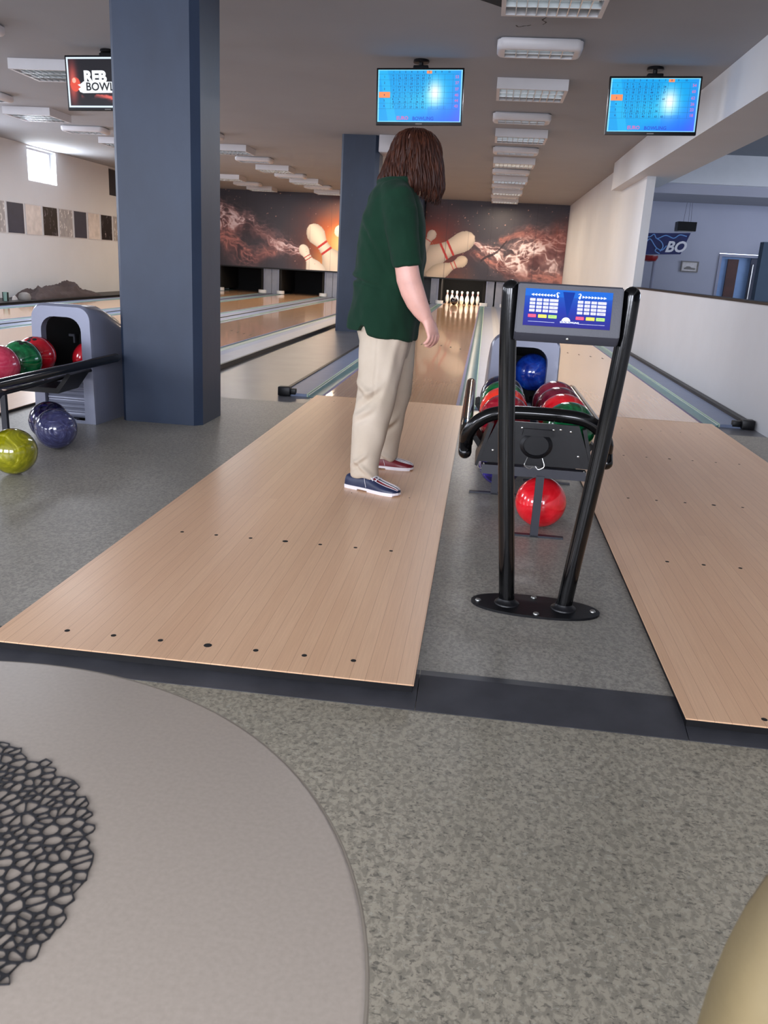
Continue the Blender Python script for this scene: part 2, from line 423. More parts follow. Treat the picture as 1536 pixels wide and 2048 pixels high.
w = struct('window_1', box(box(box(box(BM(), XL-.16, XL-.12, W1[0], W1[1], W1[2], W1[2]+.03), XL-.16, XL-.12, W1[0], W1[1], W1[3]-.03, W1[3]), XL-.16, XL-.12, W1[0], W1[0]+.03, W1[2]+.03, W1[3]-.03), XL-.16, XL-.12, W1[1]-.03, W1[1], W1[2]+.03, W1[3]-.03), 'white enamel')
obj('pane', box(BM(), XL-.145, XL-.14, W1[0]+.03, W1[1]-.03, W1[2]+.03, W1[3]-.03), 'pane glass', w, smooth=False)
st = obj('sticker', box(BM(), XL-.139, XL-.137, W1[0]+.05, W1[0]+.24, 2.42, 2.62), 'sticker red', w, smooth=False, label='red sticker on the window pane')
w = struct('window_2', box(BM(), XL-.14, XL-.10, W2[0], W2[1], W2[2], W2[3]), 'dark grey plate')
# far wall, back wall with three tall windows behind the camera
struct('wall_far', box(BM(), XL, XR+.12, YF, YF+.15, FZ, CZ), 'wall paint')
bm = BM(); wins = ((-6.6, -4.2), (-3.0, -.6), (.2, 2.4))
xs = [XL]; [xs.extend(w_) for w_ in wins]; xs.append(XR+.12)
for k in range(0, len(xs), 2): box(bm, xs[k], xs[k+1], YB-.15, YB, FZ, CZ)
for a, b in wins: box(bm, a, b, YB-.15, YB, FZ, .75); box(bm, a, b, YB-.15, YB, 2.45, CZ)
struct('wall_back', bm, 'wall paint')
# right wall: full height beyond y=6.2, low knee wall this side
bm = BM(); box(bm, XR, XR+.12, 6.2, YF, FZ, CZ); struct('wall_right', bm, 'wall paint')
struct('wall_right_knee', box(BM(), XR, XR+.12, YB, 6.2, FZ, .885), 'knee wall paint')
struct('trim_4', box(BM(), XR-.006, XR+.126, YB, 6.2, .885, .905), 'black plastic')
struct('beam', box(BM(), 2.61, 3.21, YB, 8.55, 2.40, 3.0), 'wall paint')
# lounge beyond the knee wall
LX = 9.2; LY = 11.0
struct('floor_lounge', box(BM(), XR+.12, LX, YB, LY, FZ-.1, FZ), 'lino olive')
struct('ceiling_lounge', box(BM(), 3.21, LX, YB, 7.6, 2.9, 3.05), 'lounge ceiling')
bm = BM(); box(bm, XR+.12, LX, 7.6, 7.75, 2.475, 3.05); struct('bulkhead', bm, 'bulkhead paint lit')
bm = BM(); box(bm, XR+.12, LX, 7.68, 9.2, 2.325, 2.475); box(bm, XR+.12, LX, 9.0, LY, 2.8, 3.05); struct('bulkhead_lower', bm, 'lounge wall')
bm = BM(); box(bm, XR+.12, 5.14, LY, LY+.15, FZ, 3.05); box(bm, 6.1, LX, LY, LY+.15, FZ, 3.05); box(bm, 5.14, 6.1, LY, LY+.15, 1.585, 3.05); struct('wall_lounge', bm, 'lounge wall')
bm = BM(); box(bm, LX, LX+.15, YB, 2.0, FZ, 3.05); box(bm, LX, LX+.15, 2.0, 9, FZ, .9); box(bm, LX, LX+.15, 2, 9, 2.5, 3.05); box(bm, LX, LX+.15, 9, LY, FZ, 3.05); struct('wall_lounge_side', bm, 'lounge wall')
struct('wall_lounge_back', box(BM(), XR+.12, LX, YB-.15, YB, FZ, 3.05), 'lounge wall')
struct('wall_lounge_end', box(BM(), 5.215, 5.9, 8.6, 8.8, FZ, 1.72), 'teal wall')
# doorway at the back of the lounge
d = thing('doorway', 'grey framed doorway with a brown door strip at the back of the side room', 'doorway', (5.14, LY, FZ))
bm = BM(); box(bm, 0, .05, -.03, .16, 0, 1.62); box(bm, .91, .96, -.03, .16, 0, 1.62); box(bm, .05, .91, -.03, .16, 1.57, 1.62); obj('frame', bm, 'door frame grey', d, smooth=False)
obj('back_panel', box(BM(), .05, .91, .12, .15, 0, 1.57), 'door blue', d, smooth=False)
obj('door_strip', box(BM(), .20, .40, .06, .11, 0, 1.53), 'door brown', d, smooth=False, label='dark brown wooden door strip')
o_ = obj('door_leaf', box(BM(), .62, .90, .02, .06, 0, 1.56), 'door dark', d, smooth=False)
obj('handle_bar', tube(BM(), [(.66, 0, .7), (.66, 0, 1.45)], .012, 8), 'screw metal', o_)
# sign and lamp in the lounge
s = thing('hanging_sign', 'dark blue lightning-patterned sign with white letters seen through the side opening', 'sign', (3.36, 9.2, 0))
prism(BM(), [], 'y', 0, 1) if False else None
obj('sign_board', prism(BM(), [(-.05, 1.43), (.66, 1.47), (.78, 1.83), (-.05, 1.79)], 'y', 0, .12), 'banner blue', s, smooth=False)
bm = BM()
for pts in ([(-.04,1.76),(.08,1.73),(.16,1.78),(.22,1.71),(.36,1.77),(.5,1.73),(.6,1.79),(.72,1.77)], [(-.04,1.55),(.03,1.62),(.1,1.7),(.19,1.6),(.24,1.55),(.33,1.52),(.4,1.6)], [(-.03,1.68),(.02,1.66),(.05,1.6),(0,1.52)], [(.24,1.56),(.22,1.5),(.3,1.46)], [(.2,1.72),(.3,1.66),(.34,1.58),(.3,1.5)]):
    tube(bm, smooth_path([(x, -.004, z) for x, z in pts], 5), .010, 6)
obj('lightning_print', bm, 'banner light', s)
text_mesh('lettering', 'BO', .25, 'banner white', s, (.55, -.006, 1.58), (PI/2, -.04, 0), shear=.3, bold=.008)
s = tag(obj('red_lamp_shade', lathe(BM(), [(.02,.0),(.12,.02),(.15,.07),(.15,.11),(.02,.12)], 20), 'red gloss', None, (3.55, 9.5, 1.32)), 'red rounded shade under the blue sign', 'lamp shade')
s = tag(obj('pole', tube(BM(), [(0,0,FZ),(0,0,1.42)], .03, 10), 'door frame grey', None, (3.66, 9.55, 0)), 'thin grey upright pole below the blue sign', 'pole')
s = tag(obj('pennant_banner', prism(BM(), [(-.07,-.05),(.06,-.05),(.03,1.1),(0,1.4),(-.07,1.4)], 'y', 0, .02), 'banner blue', None, (3.18, 9.0, 0), smooth=False), 'narrow dark blue upright banner behind the wall edge', 'banner')
s = thing('pendant_lamp', 'black pleated box pendant lamp hanging on thin wires', 'lamp', (4.10, 9.5, 1.87))
obj('lamp_shade', box(BM(), -.16, .16, -.13, .13, 0, .155, .004), 'black plastic', s, smooth=False)
obj('diffuser', box(BM(), -.13, .13, -.10, .10, -.006, 0), 'white enamel', s, smooth=False)
for x, y in ((-.06,-.05), (.05,.06), (.07,-.04)): obj('wire', tube(BM(), [(x,y,.155),(x*.6,y,.6)], .0025, 6), 'black plastic', s)
s = thing('framed_picture', 'small grey framed picture on the lounge wall', 'picture', (4.44, LY-.02, 1.195))
obj('frame', box(box(box(box(BM(), 0,.33,-.02,.02,0,.02), 0,.33,-.02,.02,.185,.205), 0,.02,-.02,.02,.02,.185), .31,.33,-.02,.02,.02,.185), 'frame silver', s, smooth=False)
o_ = obj('print', box(BM(), .02,.31,-.005,.01,.02,.185), 'picture paper', s, smooth=False)
obj('car_drawing', prism(BM(), [(.06,.05),(.27,.045),(.28,.075),(.2,.085),(.17,.105),(.11,.105),(.08,.08),(.06,.075)], 'y', -.008, -.004), 'frame silver', o_, smooth=False)

# columns
def column(x0, x1, y0, y1, ch=.045):
    return prism(BM(), [(x0+ch*.5,y0),(x1-ch,y0),(x1,y0+ch),(x1,y1-ch),(x1-ch,y1),(x0+ch*.5,y1),(x0,y1-ch*.5),(x0,y0+ch*.5)], 'z', PZ-.02, CZ)
struct('column', column(-1.56, -1.045, -1.565, -1.11), 'column paint')
struct('column', column(-1.63, -1.06, 6.55, 7.05, .06), 'column paint')
struct('column', column(-1.65, -1.20, 17.45, 17.93, .03), 'column paint')
tag(obj('ceiling_junction_box', box(BM(), 0, .25, 0, .5, 0, .235, .006), 'white enamel', None, (-1.06, 6.45, CZ-.235)), 'white box under the ceiling beside the far blue column', 'box')

# ------------------------------------------------------------------ lanes and approaches
def lane_bm(W=.52): return box(BM(), -W, W, -.1, 19.4, PZ-.02, 0)
def strip(prof, y0=-.1, y1=19.4): return prism(BM(), prof, 'y', y0, y1)
def gutter_side(root, s, cap):
    """s = -1 left, +1 right of the bed; cap: 'rail' metal cap with black edge, 'ledge' broad grey ledge, 'wall' black cap on the wall"""
    q = lambda pts: [(s*x, z) for x, z in pts]
    obj('lane_lip', strip(q([(.52,-.03),(.545,-.03),(.545,-.002),(.52,0)])), 'gutter violet', root)
    arc = [(.545+.058+.058*math.cos(a), -.001-.018*math.sin(a)) for a in np.linspace(PI, 0, 13)]
    obj('gutter', strip(q(arc+[(.662,-.03),(.544,-.03)])), 'gutter metal', root, angle=60, label='shiny curved gutter')
    obj('gutter_lip', strip(q([(.661,-.03),(.671,-.03),(.671,.002),(.661,.002)])), 'gutter lip', root)
    if cap == 'rail':
        obj('cap_rail', strip(q([(.671,-.04),(.86,-.04),(.86,.004),(.671,0)])), 'cap blue grey', root)
        obj('cap_edge', strip(q([(.86,-.04),(.888,-.04),(.888,.012),(.86,.012)])), 'black plastic', root)
    elif cap == 'mid':
        obj('cap_rail', strip(q([(.671,-.04),(.86,-.04),(.86,.004),(.671,0)])), 'cap blue grey', root)
        obj('cap_divider', strip(q([(.86,-.04),(.93,-.04),(.93,.01),(.86,.006)])), 'ledge grey', root)
    elif cap == 'ledge':
        obj('cap_rail', strip(q([(.671,-.04),(.84,-.04),(.84,.012),(.671,0)])), 'cap blue grey', root)
        obj('ledge', strip(q([(.84,-.02),(1.08,-.02),(1.08,.03),(.84,.02)])), 'ledge grey', root)
        obj('ledge_side', strip(q([(1.08,-.02),(1.10,-.02),(1.10,.028),(1.08,.028)])), 'black plastic', root)
    elif cap == 'wall':
        obj('cap_rail', strip(q([(.671,-.04),(.862,-.04),(.862,.004),(.671,0)])), 'cap blue grey', root)
        obj('cap_edge', strip(q([(.862,-.04),(.912,-.04),(.912,.03),(.862,.03)])), 'black plastic', root)
    if cap in ('rail', 'wall'):
        bm = BM(); x0, x1 = (.80, .90) if cap == 'rail' else (.82, .915)
        box(bm, min(s*x0, s*x1), max(s*x0, s*x1), -.14, -.06, -.02, .05, .008); box(bm, min(s*.76, s*.82), max(s*.76, s*.82), -.11, -.06, -.01, .035, .006)
        obj('end_cap', bm, 'black plastic', root)
def lane(x, label, left, right, group='bowling lanes'):
    r = thing('bowling_lane', label, 'bowling lane', (x, 0, 0), group=group)
    obj('lane_bed', lane_bm(), 'lane wood', r, smooth=False)
    gutter_side(r, -1, left); gutter_side(r, 1, right)
    for k in range(-3, 4):
        y = 4.57 + (3-abs(k))*.16
        obj('aiming_arrow', prism(BM(), [(k*.135-.014, y), (k*.135+.014, y), (k*.135, y+.13)], 'z', .0, .0008), 'stain brown', r, smooth=False, label='dark aiming arrow')
    return r
lane(0, 'lane with the standing pins, straight ahead of the person', 'rail', 'mid')
lane(1.855, 'rightmost lane running along the white knee wall', 'mid', 'wall')
lane(-2.86, 'lane just left of the two blue columns', 'rail', 'ledge')
lane(-4.68, 'middle of the three lanes left of the columns', 'rail', 'mid')
lane(-6.5, 'leftmost lane beside the tiled wall', 'rail', 'mid')
def approach(x, w0, w1, yb, label, rows, yf=-4.672):
    r = thing('lane_approach', label, 'bowling approach', (x, 0, 0), group='wooden approaches')
    obj('plinth', box(BM(), w0+.004, w1-.004, yf+.005, yb-.003, PZ-.004, -.004), 'black plastic', r, smooth=False)
    bm = BM(); box(bm, w0, w1, yf, yb, -.004, 0, .001, 1); obj('board_floor', bm, 'approach wood', r, smooth=False)
    for y, ks, rad in rows:
        for k in ks:
            big = rad*1.5 if k == 0 else rad
            obj('marker_dot', prism(BM(), [(k*.1351+big*math.cos(a), y+big*math.sin(a)) for a in np.linspace(0, 2*PI, 19)[:-1]], 'z', 0, .0006), 'hole dark', r, smooth=False, label='dark round marker dot')
    obj('seam', box(BM(), max(w0, -.52), min(w1, .53), yb, yb+.006, PZ, -.001), 'stain brown', r, smooth=False)
    return r
seven = range(-3, 4)
approach(0, -.590, .578, -.112, 'wooden approach the person stands on', [(-4.572, seven, .0075), (-3.658, seven, .0072), (-.35, seven, .004), (-2.9, (1, 3), .003)])
approach(1.855, -.602, .608, -.112, 'wooden approach along the right wall', [(-4.656, seven, .0075), (-3.493, seven, .0075), (-2.571, seven, .0068), (-1.549, seven, .006), (-.594, seven, .004)], -4.692)
approach(-2.86, -.60, .56, -.112, 'wooden approach left of the near blue column', [(-4.572, seven, .0075), (-3.658, seven, .0072)])

# ------------------------------------------------------------------ pin pits and pins
PY = 18.05
pitl = {0: 'black pin pit with the standing pins below the right mural', 1.855: 'pin pit behind the keypad console at the right wall', -2.86: 'black pin pit beside the far column under the left mural', -4.68: 'black pin pit left of the grey divider under the left mural', -6.5: 'leftmost black pin pit beside the tiled wall'}
for x, lb in pitl.items():
    r = thing('pin_pit', lb, 'pin pit', (x, PY, PZ), group='black pin pits')
    obj('back_curtain', box(BM(), -.9, .9, 1.75, 1.8, 0, .82), 'curtain black', r, smooth=False)
    obj('pit_roof', box(BM(), -.9, .9, .05, 1.75, .80, .82), 'black void', r, smooth=False)
    for s in (-1, 1):
        x0, x1 = sorted((s*.60, s*.68))
        k = obj('kickback', box(BM(), x0, x1, .02, 1.75, .08, .80, .01), 'curtain black', r, smooth=False)
        x0, x1 = sorted((s*.68, s*.70)); obj('kickback_edge', box(BM(), x0, x1, 0, .06, .08, .78), 'silver plastic', k, smooth=False)
        bm = BM()
        pts = [(s*.64+.115*math.cos(a), .02+.10*math.sin(a)) for a in np.linspace(PI, 2*PI, 13)]
        prism(bm, pts+[(s*.64+.115, .05), (s*.64-.115, .05)], 'z', .03, .12); obj('bumper', bm, 'pin bumper', r, label='white rounded bumper')
        x0, x1 = sorted((s*.70, s*.905)); obj('divider', box(BM(), x0, x1, .04, .10, .0, .80), 'ledge grey', r, smooth=False)
prof = [(.0255,0),(.0285,.004),(.0363,.019),(.0457,.045),(.0560,.085),(.0605,.115),(.0590,.14),(.0525,.18),(.0400,.22),(.0270,.255),(.0228,.275),(.0235,.292),(.0275,.315),(.0318,.34),(.0323,.352),(.030,.366),(.022,.376),(.010,.3805),(0,.381)]
pos = [(-3, 3), (-2, 2), (-1, 1), (0, 0), (1, 1), (2, 2), (3, 3)]
plab = ['white pin with red neck bands, leftmost of the standing pins', 'white pin second from the left, partly behind the black ball', 'white pin third from the left, just right of the black ball',
        'foremost white pin, in the middle of the rack', 'white pin third from the right of the rack', 'white pin second from the right of the rack', 'white pin with red neck bands, rightmost of the standing pins']
p0 = None
for (i, j), lb in zip(pos, plab):
    loc = (i*.1524, 18.288+j*.264, 0)
    if p0 is None:
        p0 = obj('bowling_pin', lathe(BM(), prof, 24), 'pin plastic', None, loc); tag(p0, lb, 'bowling pin', 'standing bowling pins')
    else: dup(p0, loc, lb)
# ------------------------------------------------------------------ balls
BR = .1085
bmB = BM(); bmesh.ops.create_uvsphere(bmB, u_segments=48, v_segments=28, radius=BR); ball_me = to_mesh('bowling_ball', bmB, None)
def hole_bm():
    bm = BM(); R0 = BR*1.0015
    for a in (.0, .32, .70, 1.0): pass
    rim = [(0.0125*f) for f in (0, .55, 1)]
    rings = []
    for rr in (.0125, .010, .0001):
        rings.append([bm.verts.new((rr*math.cos(2*PI*k/16), rr*math.sin(2*PI*k/16), math.sqrt(R0*R0-rr*rr) - (0 if rr > .011 else .0))) for k in range(16)])
    for a, b in zip(rings, rings[1:]):
        for k in range(16): bm.faces.new((a[k], a[(k+1)%16], b[(k+1)%16], b[k]))
    return bm
hole_me = to_mesh('finger_hole', hole_bm(), 'hole dark')
def make_ball(loc, mat, label, face=None, group='bowling balls'):
    o = bpy.data.objects.new('bowling_ball', ball_me if not ball_me.materials else ball_me.copy()); me = o.data
    if me is ball_me: o.data = me = ball_me.copy()
    me.materials.append(M(mat)); o.location = loc; link(o); tag(o, label, 'bowling ball', group)
    o.rotation_euler = (random.uniform(0,6), random.uniform(0,6), random.uniform(0,6))
    if face:
        o.rotation_euler = Vector(face).to_track_quat('Z', 'Y').to_euler()
        for ax, ay in ((.14, .0), (-.12, .12), (-.12, -.13)):
            h = bpy.data.objects.new('finger_hole', hole_me); h.rotation_euler = (ay, ax, 0); h['label'] = 'dark finger hole'; link(h, o)
    return o
tz = .422
make_ball((.80,-2.39,tz), 'ball night', 'dark navy ball at the back of the left row on the rack behind the console')
make_ball((.80,-2.607,tz), 'ball green', 'green ball second from the back in the left row behind the console')
make_ball((.80,-2.824,tz), 'ball orange', 'bright orange red ball in the left row behind the console')
make_ball((.80,-3.041,tz-.002), 'ball crimson', 'dark red ball at the front of the left row, behind the black hoop')
make_ball((1.055,-2.48,tz), 'ball maroon', 'maroon ball at the back of the right row behind the console')
make_ball((1.055,-2.697,tz), 'ball plum', 'dark plum ball second from the back in the right row')
make_ball((1.058,-2.914,tz), 'ball scarlet', 'scarlet ball in the right row between the plum and green balls')
make_ball((1.062,-3.131,tz-.002), 'ball green', 'green ball at the front of the right row, mostly hidden by the hoop')
make_ball((.985,-1.63,.468), 'ball blue', 'blue ball coming out of the black mouth of the return hood', group='bowling balls')
make_ball((.822,-2.44,PZ+BR), 'ball galaxy', 'dark violet ball with yellow flecks on the floor under the rack')
make_ball((.985,-3.105,PZ+BR), 'ball scarlet', 'red ball on the floor under the rack behind the console')
make_ball((-1.88,-1.99,tz-.01), 'ball red', 'red ball on the left rack nearest the grey hood', (.05,-.45,.9))
make_ball((-1.83,-2.24,tz-.01), 'ball green', 'green ball on the left rack next to the red one', (.25,-.2,.95))
make_ball((-1.81,-2.50,tz-.01), 'ball pink', 'pink ball at the left picture edge on the rack')
make_ball((-1.74,-1.60,.36), 'ball red', 'red ball inside the dark mouth of the left hood', (.4,-1,.3))
make_ball((-1.47,-2.99,PZ+BR), 'ball yellow', 'olive yellow ball on the floor at the left picture edge')
make_ball((-1.545,-2.44,PZ+BR), 'ball navy swirl', 'purple grey swirled ball on the floor under the left rack')
make_ball((-1.685,-2.25,PZ+BR), 'ball night', 'dark purple ball behind the swirled ball on the floor')
make_ball((-.205,18.08,.1085), 'ball black', 'black ball rolling into the standing pins')

# ------------------------------------------------------------------ ball return (hood) and rack
def rrect(hw, z0, z1, r, n=7, bulge=0):
    pts = [(-hw-bulge, z0), ]
    for k in range(n): a = PI - k/(n-1)*PI/2; pts.append((-hw+r+r*math.cos(a), z1-r+r*math.sin(a)))
    for k in range(n): a = PI/2 - k/(n-1)*PI/2; pts.append((hw-r+r*math.cos(a), z1-r+r*math.sin(a)))
    pts.append((hw+bulge, z0)); return pts
def make_return(loc, label):
    r = thing('ball_return', label, 'ball return', loc, group='ball return hoods')
    bm = BM(); secs = [(0, .188, .70, .075), (.02, .196, .715, .085), (.2, .20, .705, .10), (.4, .205, .64, .12), (.6, .21, .50, .12), (.8, .215, .30, .10), (.95, .215, .12, .05)]
    rings = [[(x, y, z) for x, z in rrect(hw, 0, h, rad, bulge=.012)] for y, hw, h, rad in secs]
    V = [[bm.verts.new(p) for p in g] for g in rings]
    for a, b in zip(V, V[1:]):
        for k in range(len(a)-1): bm.faces.new((a[k], a[k+1], b[k+1], b[k]))
    bm.faces.new(V[-1])
    inner = rrect(.130, .02, .640, .085); Vi = [bm.verts.new((x, .0, z)) for x, z in inner]; Vj = [bm.verts.new((x*.97, .05, z)) for x, z in inner]
    for k in range(len(inner)-1):
        bm.faces.new((V[0][k], V[0][k+1], Vi[k+1], Vi[k])); bm.faces.new((Vi[k], Vi[k+1], Vj[k+1], Vj[k]))
    bm.faces.new((V[0][-1], V[0][0], Vi[0], Vi[-1]))
    obj('hood', bm, 'silver plastic', r, angle=35)
    bm = BM(); A = [bm.verts.new((x*.975, .045, z)) for x, z in inner]; B = [bm.verts.new((x*.9, .42, z*.86)) for x, z in inner]
    for k in range(len(A)-1): bm.faces.new((A[k], A[k+1], B[k+1], B[k]))
    bm.faces.new(B); bm.faces.new((A[-1], A[0], B[0], B[-1])); obj('mouth', bm, 'black void', r, label='black mouth of the hood')
    bm = BM(); pts = []
    for k in range(41): z = .03+.29*k/40; pts.append((.030 - .008*abs(math.sin(PI*k/40*11)), z))
    prism(bm, pts+[(.05, .32), (.05, .03)], 'x', -.122, .122); obj('ribbed_panel', bm, 'silver plastic', r, angle=20)
    for x in (-.08, .08): obj('bracket', box(box(BM(), x-.02, x+.02, .26, .28, .50, .515), x+.01, x+.02, .26, .28, .46, .515), 'dark grey plate', r, smooth=False)
    obj('foot', box(BM(), -.05, .06, .02, .06, 0.0, .02), 'silver plastic', r, smooth=False)
    return r
ret = make_return((.928, -1.755, PZ), 'silver ball return hood behind the keypad console')
dup(ret, (-1.845, -1.755, PZ), 'silver ball return hood beside the near blue column', rot=(0,0,-.05))
def make_rack(loc, label):
    r = thing('ball_rack', label, 'ball rack', loc, group='ball racks')
    rails = []
    for s in (-1, 1):
        ctrl = [(s*.292, 0.05, .405), (s*.290, -.6, .408), (s*.288, -1.20, .410), (s*.286, -1.38, .405), (s*.284, -1.50, .375), (s*.282, -1.565, .335)]
        p, rr = dome_path(smooth_path(ctrl, 8), .027); obj('side_rail', tube(BM(), p, rr, 18), 'black paint gloss', r)
    ctrl = [(-.281,-1.53,.365), (-.274,-1.555,.415), (-.238,-1.57,.468), (-.16,-1.575,.506), (0,-1.575,.514), (.16,-1.575,.506), (.238,-1.57,.468), (.274,-1.555,.415), (.281,-1.53,.365)]
    obj('front_hoop', tube(BM(), smooth_path(ctrl, 8), .027, 18), 'black paint gloss', r)
    for x in (-.185, -.07, .065, .18): obj('ball_track', tube(BM(), [(x, .1, .335), (x, -1.54, .328)], .011, 10), 'black paint worn', r)
    e = obj('end_plate', prism(BM(), [(-.225,.302),(.225,.302),(.215,.338),(.16,.475),(-.16,.475),(-.215,.338)], 'y', -1.565, -1.555), 'black paint worn', r, smooth=False)
    bm = BM(); n = 28; R0 = [bm.verts.new((.065*math.cos(2*PI*k/n)+.0, -1.568, .385+.055*math.sin(2*PI*k/n))) for k in range(n)]; R1 = [bm.verts.new((.052*math.cos(2*PI*k/n), -1.576, .385+.043*math.sin(2*PI*k/n))) for k in range(n)]; R2 = [bm.verts.new((.05*math.cos(2*PI*k/n), -1.566, .385+.041*math.sin(2*PI*k/n))) for k in range(n)]
    for a, b in ((R0,R1),(R1,R2)):
        for k in range(n): bm.faces.new((a[k], a[(k+1)%n], b[(k+1)%n], b[k]))
    bm.faces.new(R2); obj('fan_opening', bm, 'black plastic', e)
    obj('fan_cover', prism(BM(), [(-.06,.425),(.06,.425),(.055,.452),(-.055,.452)], 'y', -1.585, -1.565), 'black plastic', e)
    for x, z in ((-.062,.452),(.062,.452),(-.17,.352),(.17,.352),(.13,.45),(-.12,.455),(.09,.455)): ball(bm := BM(), (x,-1.567,z), .005, 1, .5, 1, 10, 6); obj('bolt', bm, 'screw metal', e)
    for s in (-1, 1):
        obj('side_plate', prism(BM(), [(s*.228,.282),(s*.238,.287),(s*.19,.465),(s*.175,.46)], 'y', -1.57, -1.3), 'black paint worn', r, smooth=False)
        obj('edge_loop', tube(BM(), [(s*.215+.014*math.cos(a), -1.56, .287+.016*math.sin(a)) for a in np.linspace(PI*.9, 2.2*PI, 12)], .003, 6), 'screw metal', r)
    for y in (-1.25, -.35): obj('cradle_plate', prism(BM(), [(-.26,.36),(-.18,.25),(.18,.25),(.26,.36),(.24,.37),(.17,.28),(-.17,.28),(-.24,.37)], 'y', y-.12, y+.12), 'black paint worn', r, smooth=False)
    obj('cross_bar', box(BM(), -.21, .21, -1.565, -1.52, .252, .290), 'dark grey plate', r, smooth=False)
    for x, y in ((.03,-1.56), (-.13,-.93), (.145,-.61)):
        l = obj('leg', box(BM(), x-.016, x+.016, y-.012, y+.012, 0,   .25 if y > -1.3 else .26), 'dark grey plate', r, smooth=False)
        if y < -.6: obj('foot_bar', box(BM(), x-.12, x+.12, y-.012, y+.012, 0, .008), 'dark grey plate', l, smooth=False)
    for k in (-.03, .03): obj('cable', tube(BM(), smooth_path([(k, -1.572, .335), (k*1.3, -1.585, .305), (k*.6, -1.58, .29), (k*.2, -1.57, .30)], 6), .0022, 6), 'screw metal', r)
    return r
rk = make_rack((.928, -1.70, PZ), 'black tubular ball rack holding two rows of balls behind the console')
rl = dup(rk, (-1.845, -1.70, PZ), 'black tubular ball rack at the left picture edge')
rear = min((c_ for c_ in rl.children if c_.name.startswith('leg')), key=lambda c_: -max(v.co.y for v in c_.data.vertices))
rear.location = (-.27, .10, 0)

# ------------------------------------------------------------------ keypad console
c = thing('keypad_console', 'black tubular stand carrying a grey keypad console with blue panel', 'console', (.921, -4.03, PZ))
bm = BM(); N = 40
for z in (0,): prism(bm, [(.208*math.copysign(abs(math.cos(a))**.85, math.cos(a)), .088*math.sin(a)) for a in np.linspace(0, 2*PI, N+1)[:-1]], 'z', 0, .008)
obj('base_plate', bm, 'black paint worn', c, rot=(0,0,-.035), smooth=False)
for x, y in ((-.185,0), (.185,-.006), (0,.068), (.0,-.07)): obj('bolt', ball(BM(), (x, y, .009), .010, 1, 1, .6, 12, 8), 'screw metal', c)
for s in (-1, 1):
    ctrl = [(s*.0915,0,.005), (s*.107,0,.17), (s*.1285,0,.38), (s*.141,0,.51), (s*.153,0,.65), (s*.165,0,.80), (s*.171,0,.90), (s*.174,0,1.0)]
    p, rr = dome_path(smooth_path(ctrl, 6), .0255, False); po = obj('post', tube(BM(), p, rr, 20), 'black paint gloss', c)
    lathe(bm := BM(), [(.042,.006),(.04,.012),(.030,.018),(.027,.026)], 20, (s*.0915,0,0)); obj('weld_collar', bm, 'black paint worn', po)
bm = BM(); prism(bm, [(.055,1.018),(-.030,1.021),(-.036,1.017),(-.060,.886),(-.060,.880),(-.042,.857),(-.036,.854),(.055,.862)], 'x', -.154, .146)
bmesh.ops.bevel(bm, geom=[e for e in bm.edges if abs(e.verts[0].co.x-e.verts[1].co.x) < 1e-6], offset=.004, segments=2, affect='EDGES')
obj('housing', bm, 'console grey', c, angle=30)
obj('housing_screw', ball(BM(), (.0,-.0535,.869), .0045, 1, .6, 1, 10, 6), 'screw metal', c)
# keypad sheet lies on the tilted face: local x right, y up the face, z out of it
tilt = math.atan2(.024, .131)
kp = obj('keypad_panel', box(BM(), -.131, .131, -.061, .061, 0, .0015, .0), None, c, (-.0085, -.0492, .953), (PI/2 - tilt, 0, 0), smooth=False, label='blue membrane keypad panel')
t = NT('keypad blue'); sp = t.node('ShaderNodeSeparateXYZ'); t.link(t.obj(), sp.inputs[0])
mr = t.node('ShaderNodeMapRange'); t.link(sp.outputs['Y'], mr.inputs[0]); mr.inputs[1].default_value = -.06; mr.inputs[2].default_value = .06
t.color(t.ramp(mr.outputs[0], [(0, lin((30,26,110))), (.45, lin((14,40,136))), (.8, lin((10,66,152))), (.82, lin((8,86,172)))])); t.p(.55, spec=.15); MATS['keypad blue'] = t.m
kp.data.materials.append(t.m); kp.scale = (.947, .86, 1)
obj('panel_wedge', prism(BM(), [(-.018,.055),(.018,.055),(.001,-.030)], 'z', .0015, .0018), 'panel deep blue', kp, smooth=False)
uk = .2715e-3; ink = BM()
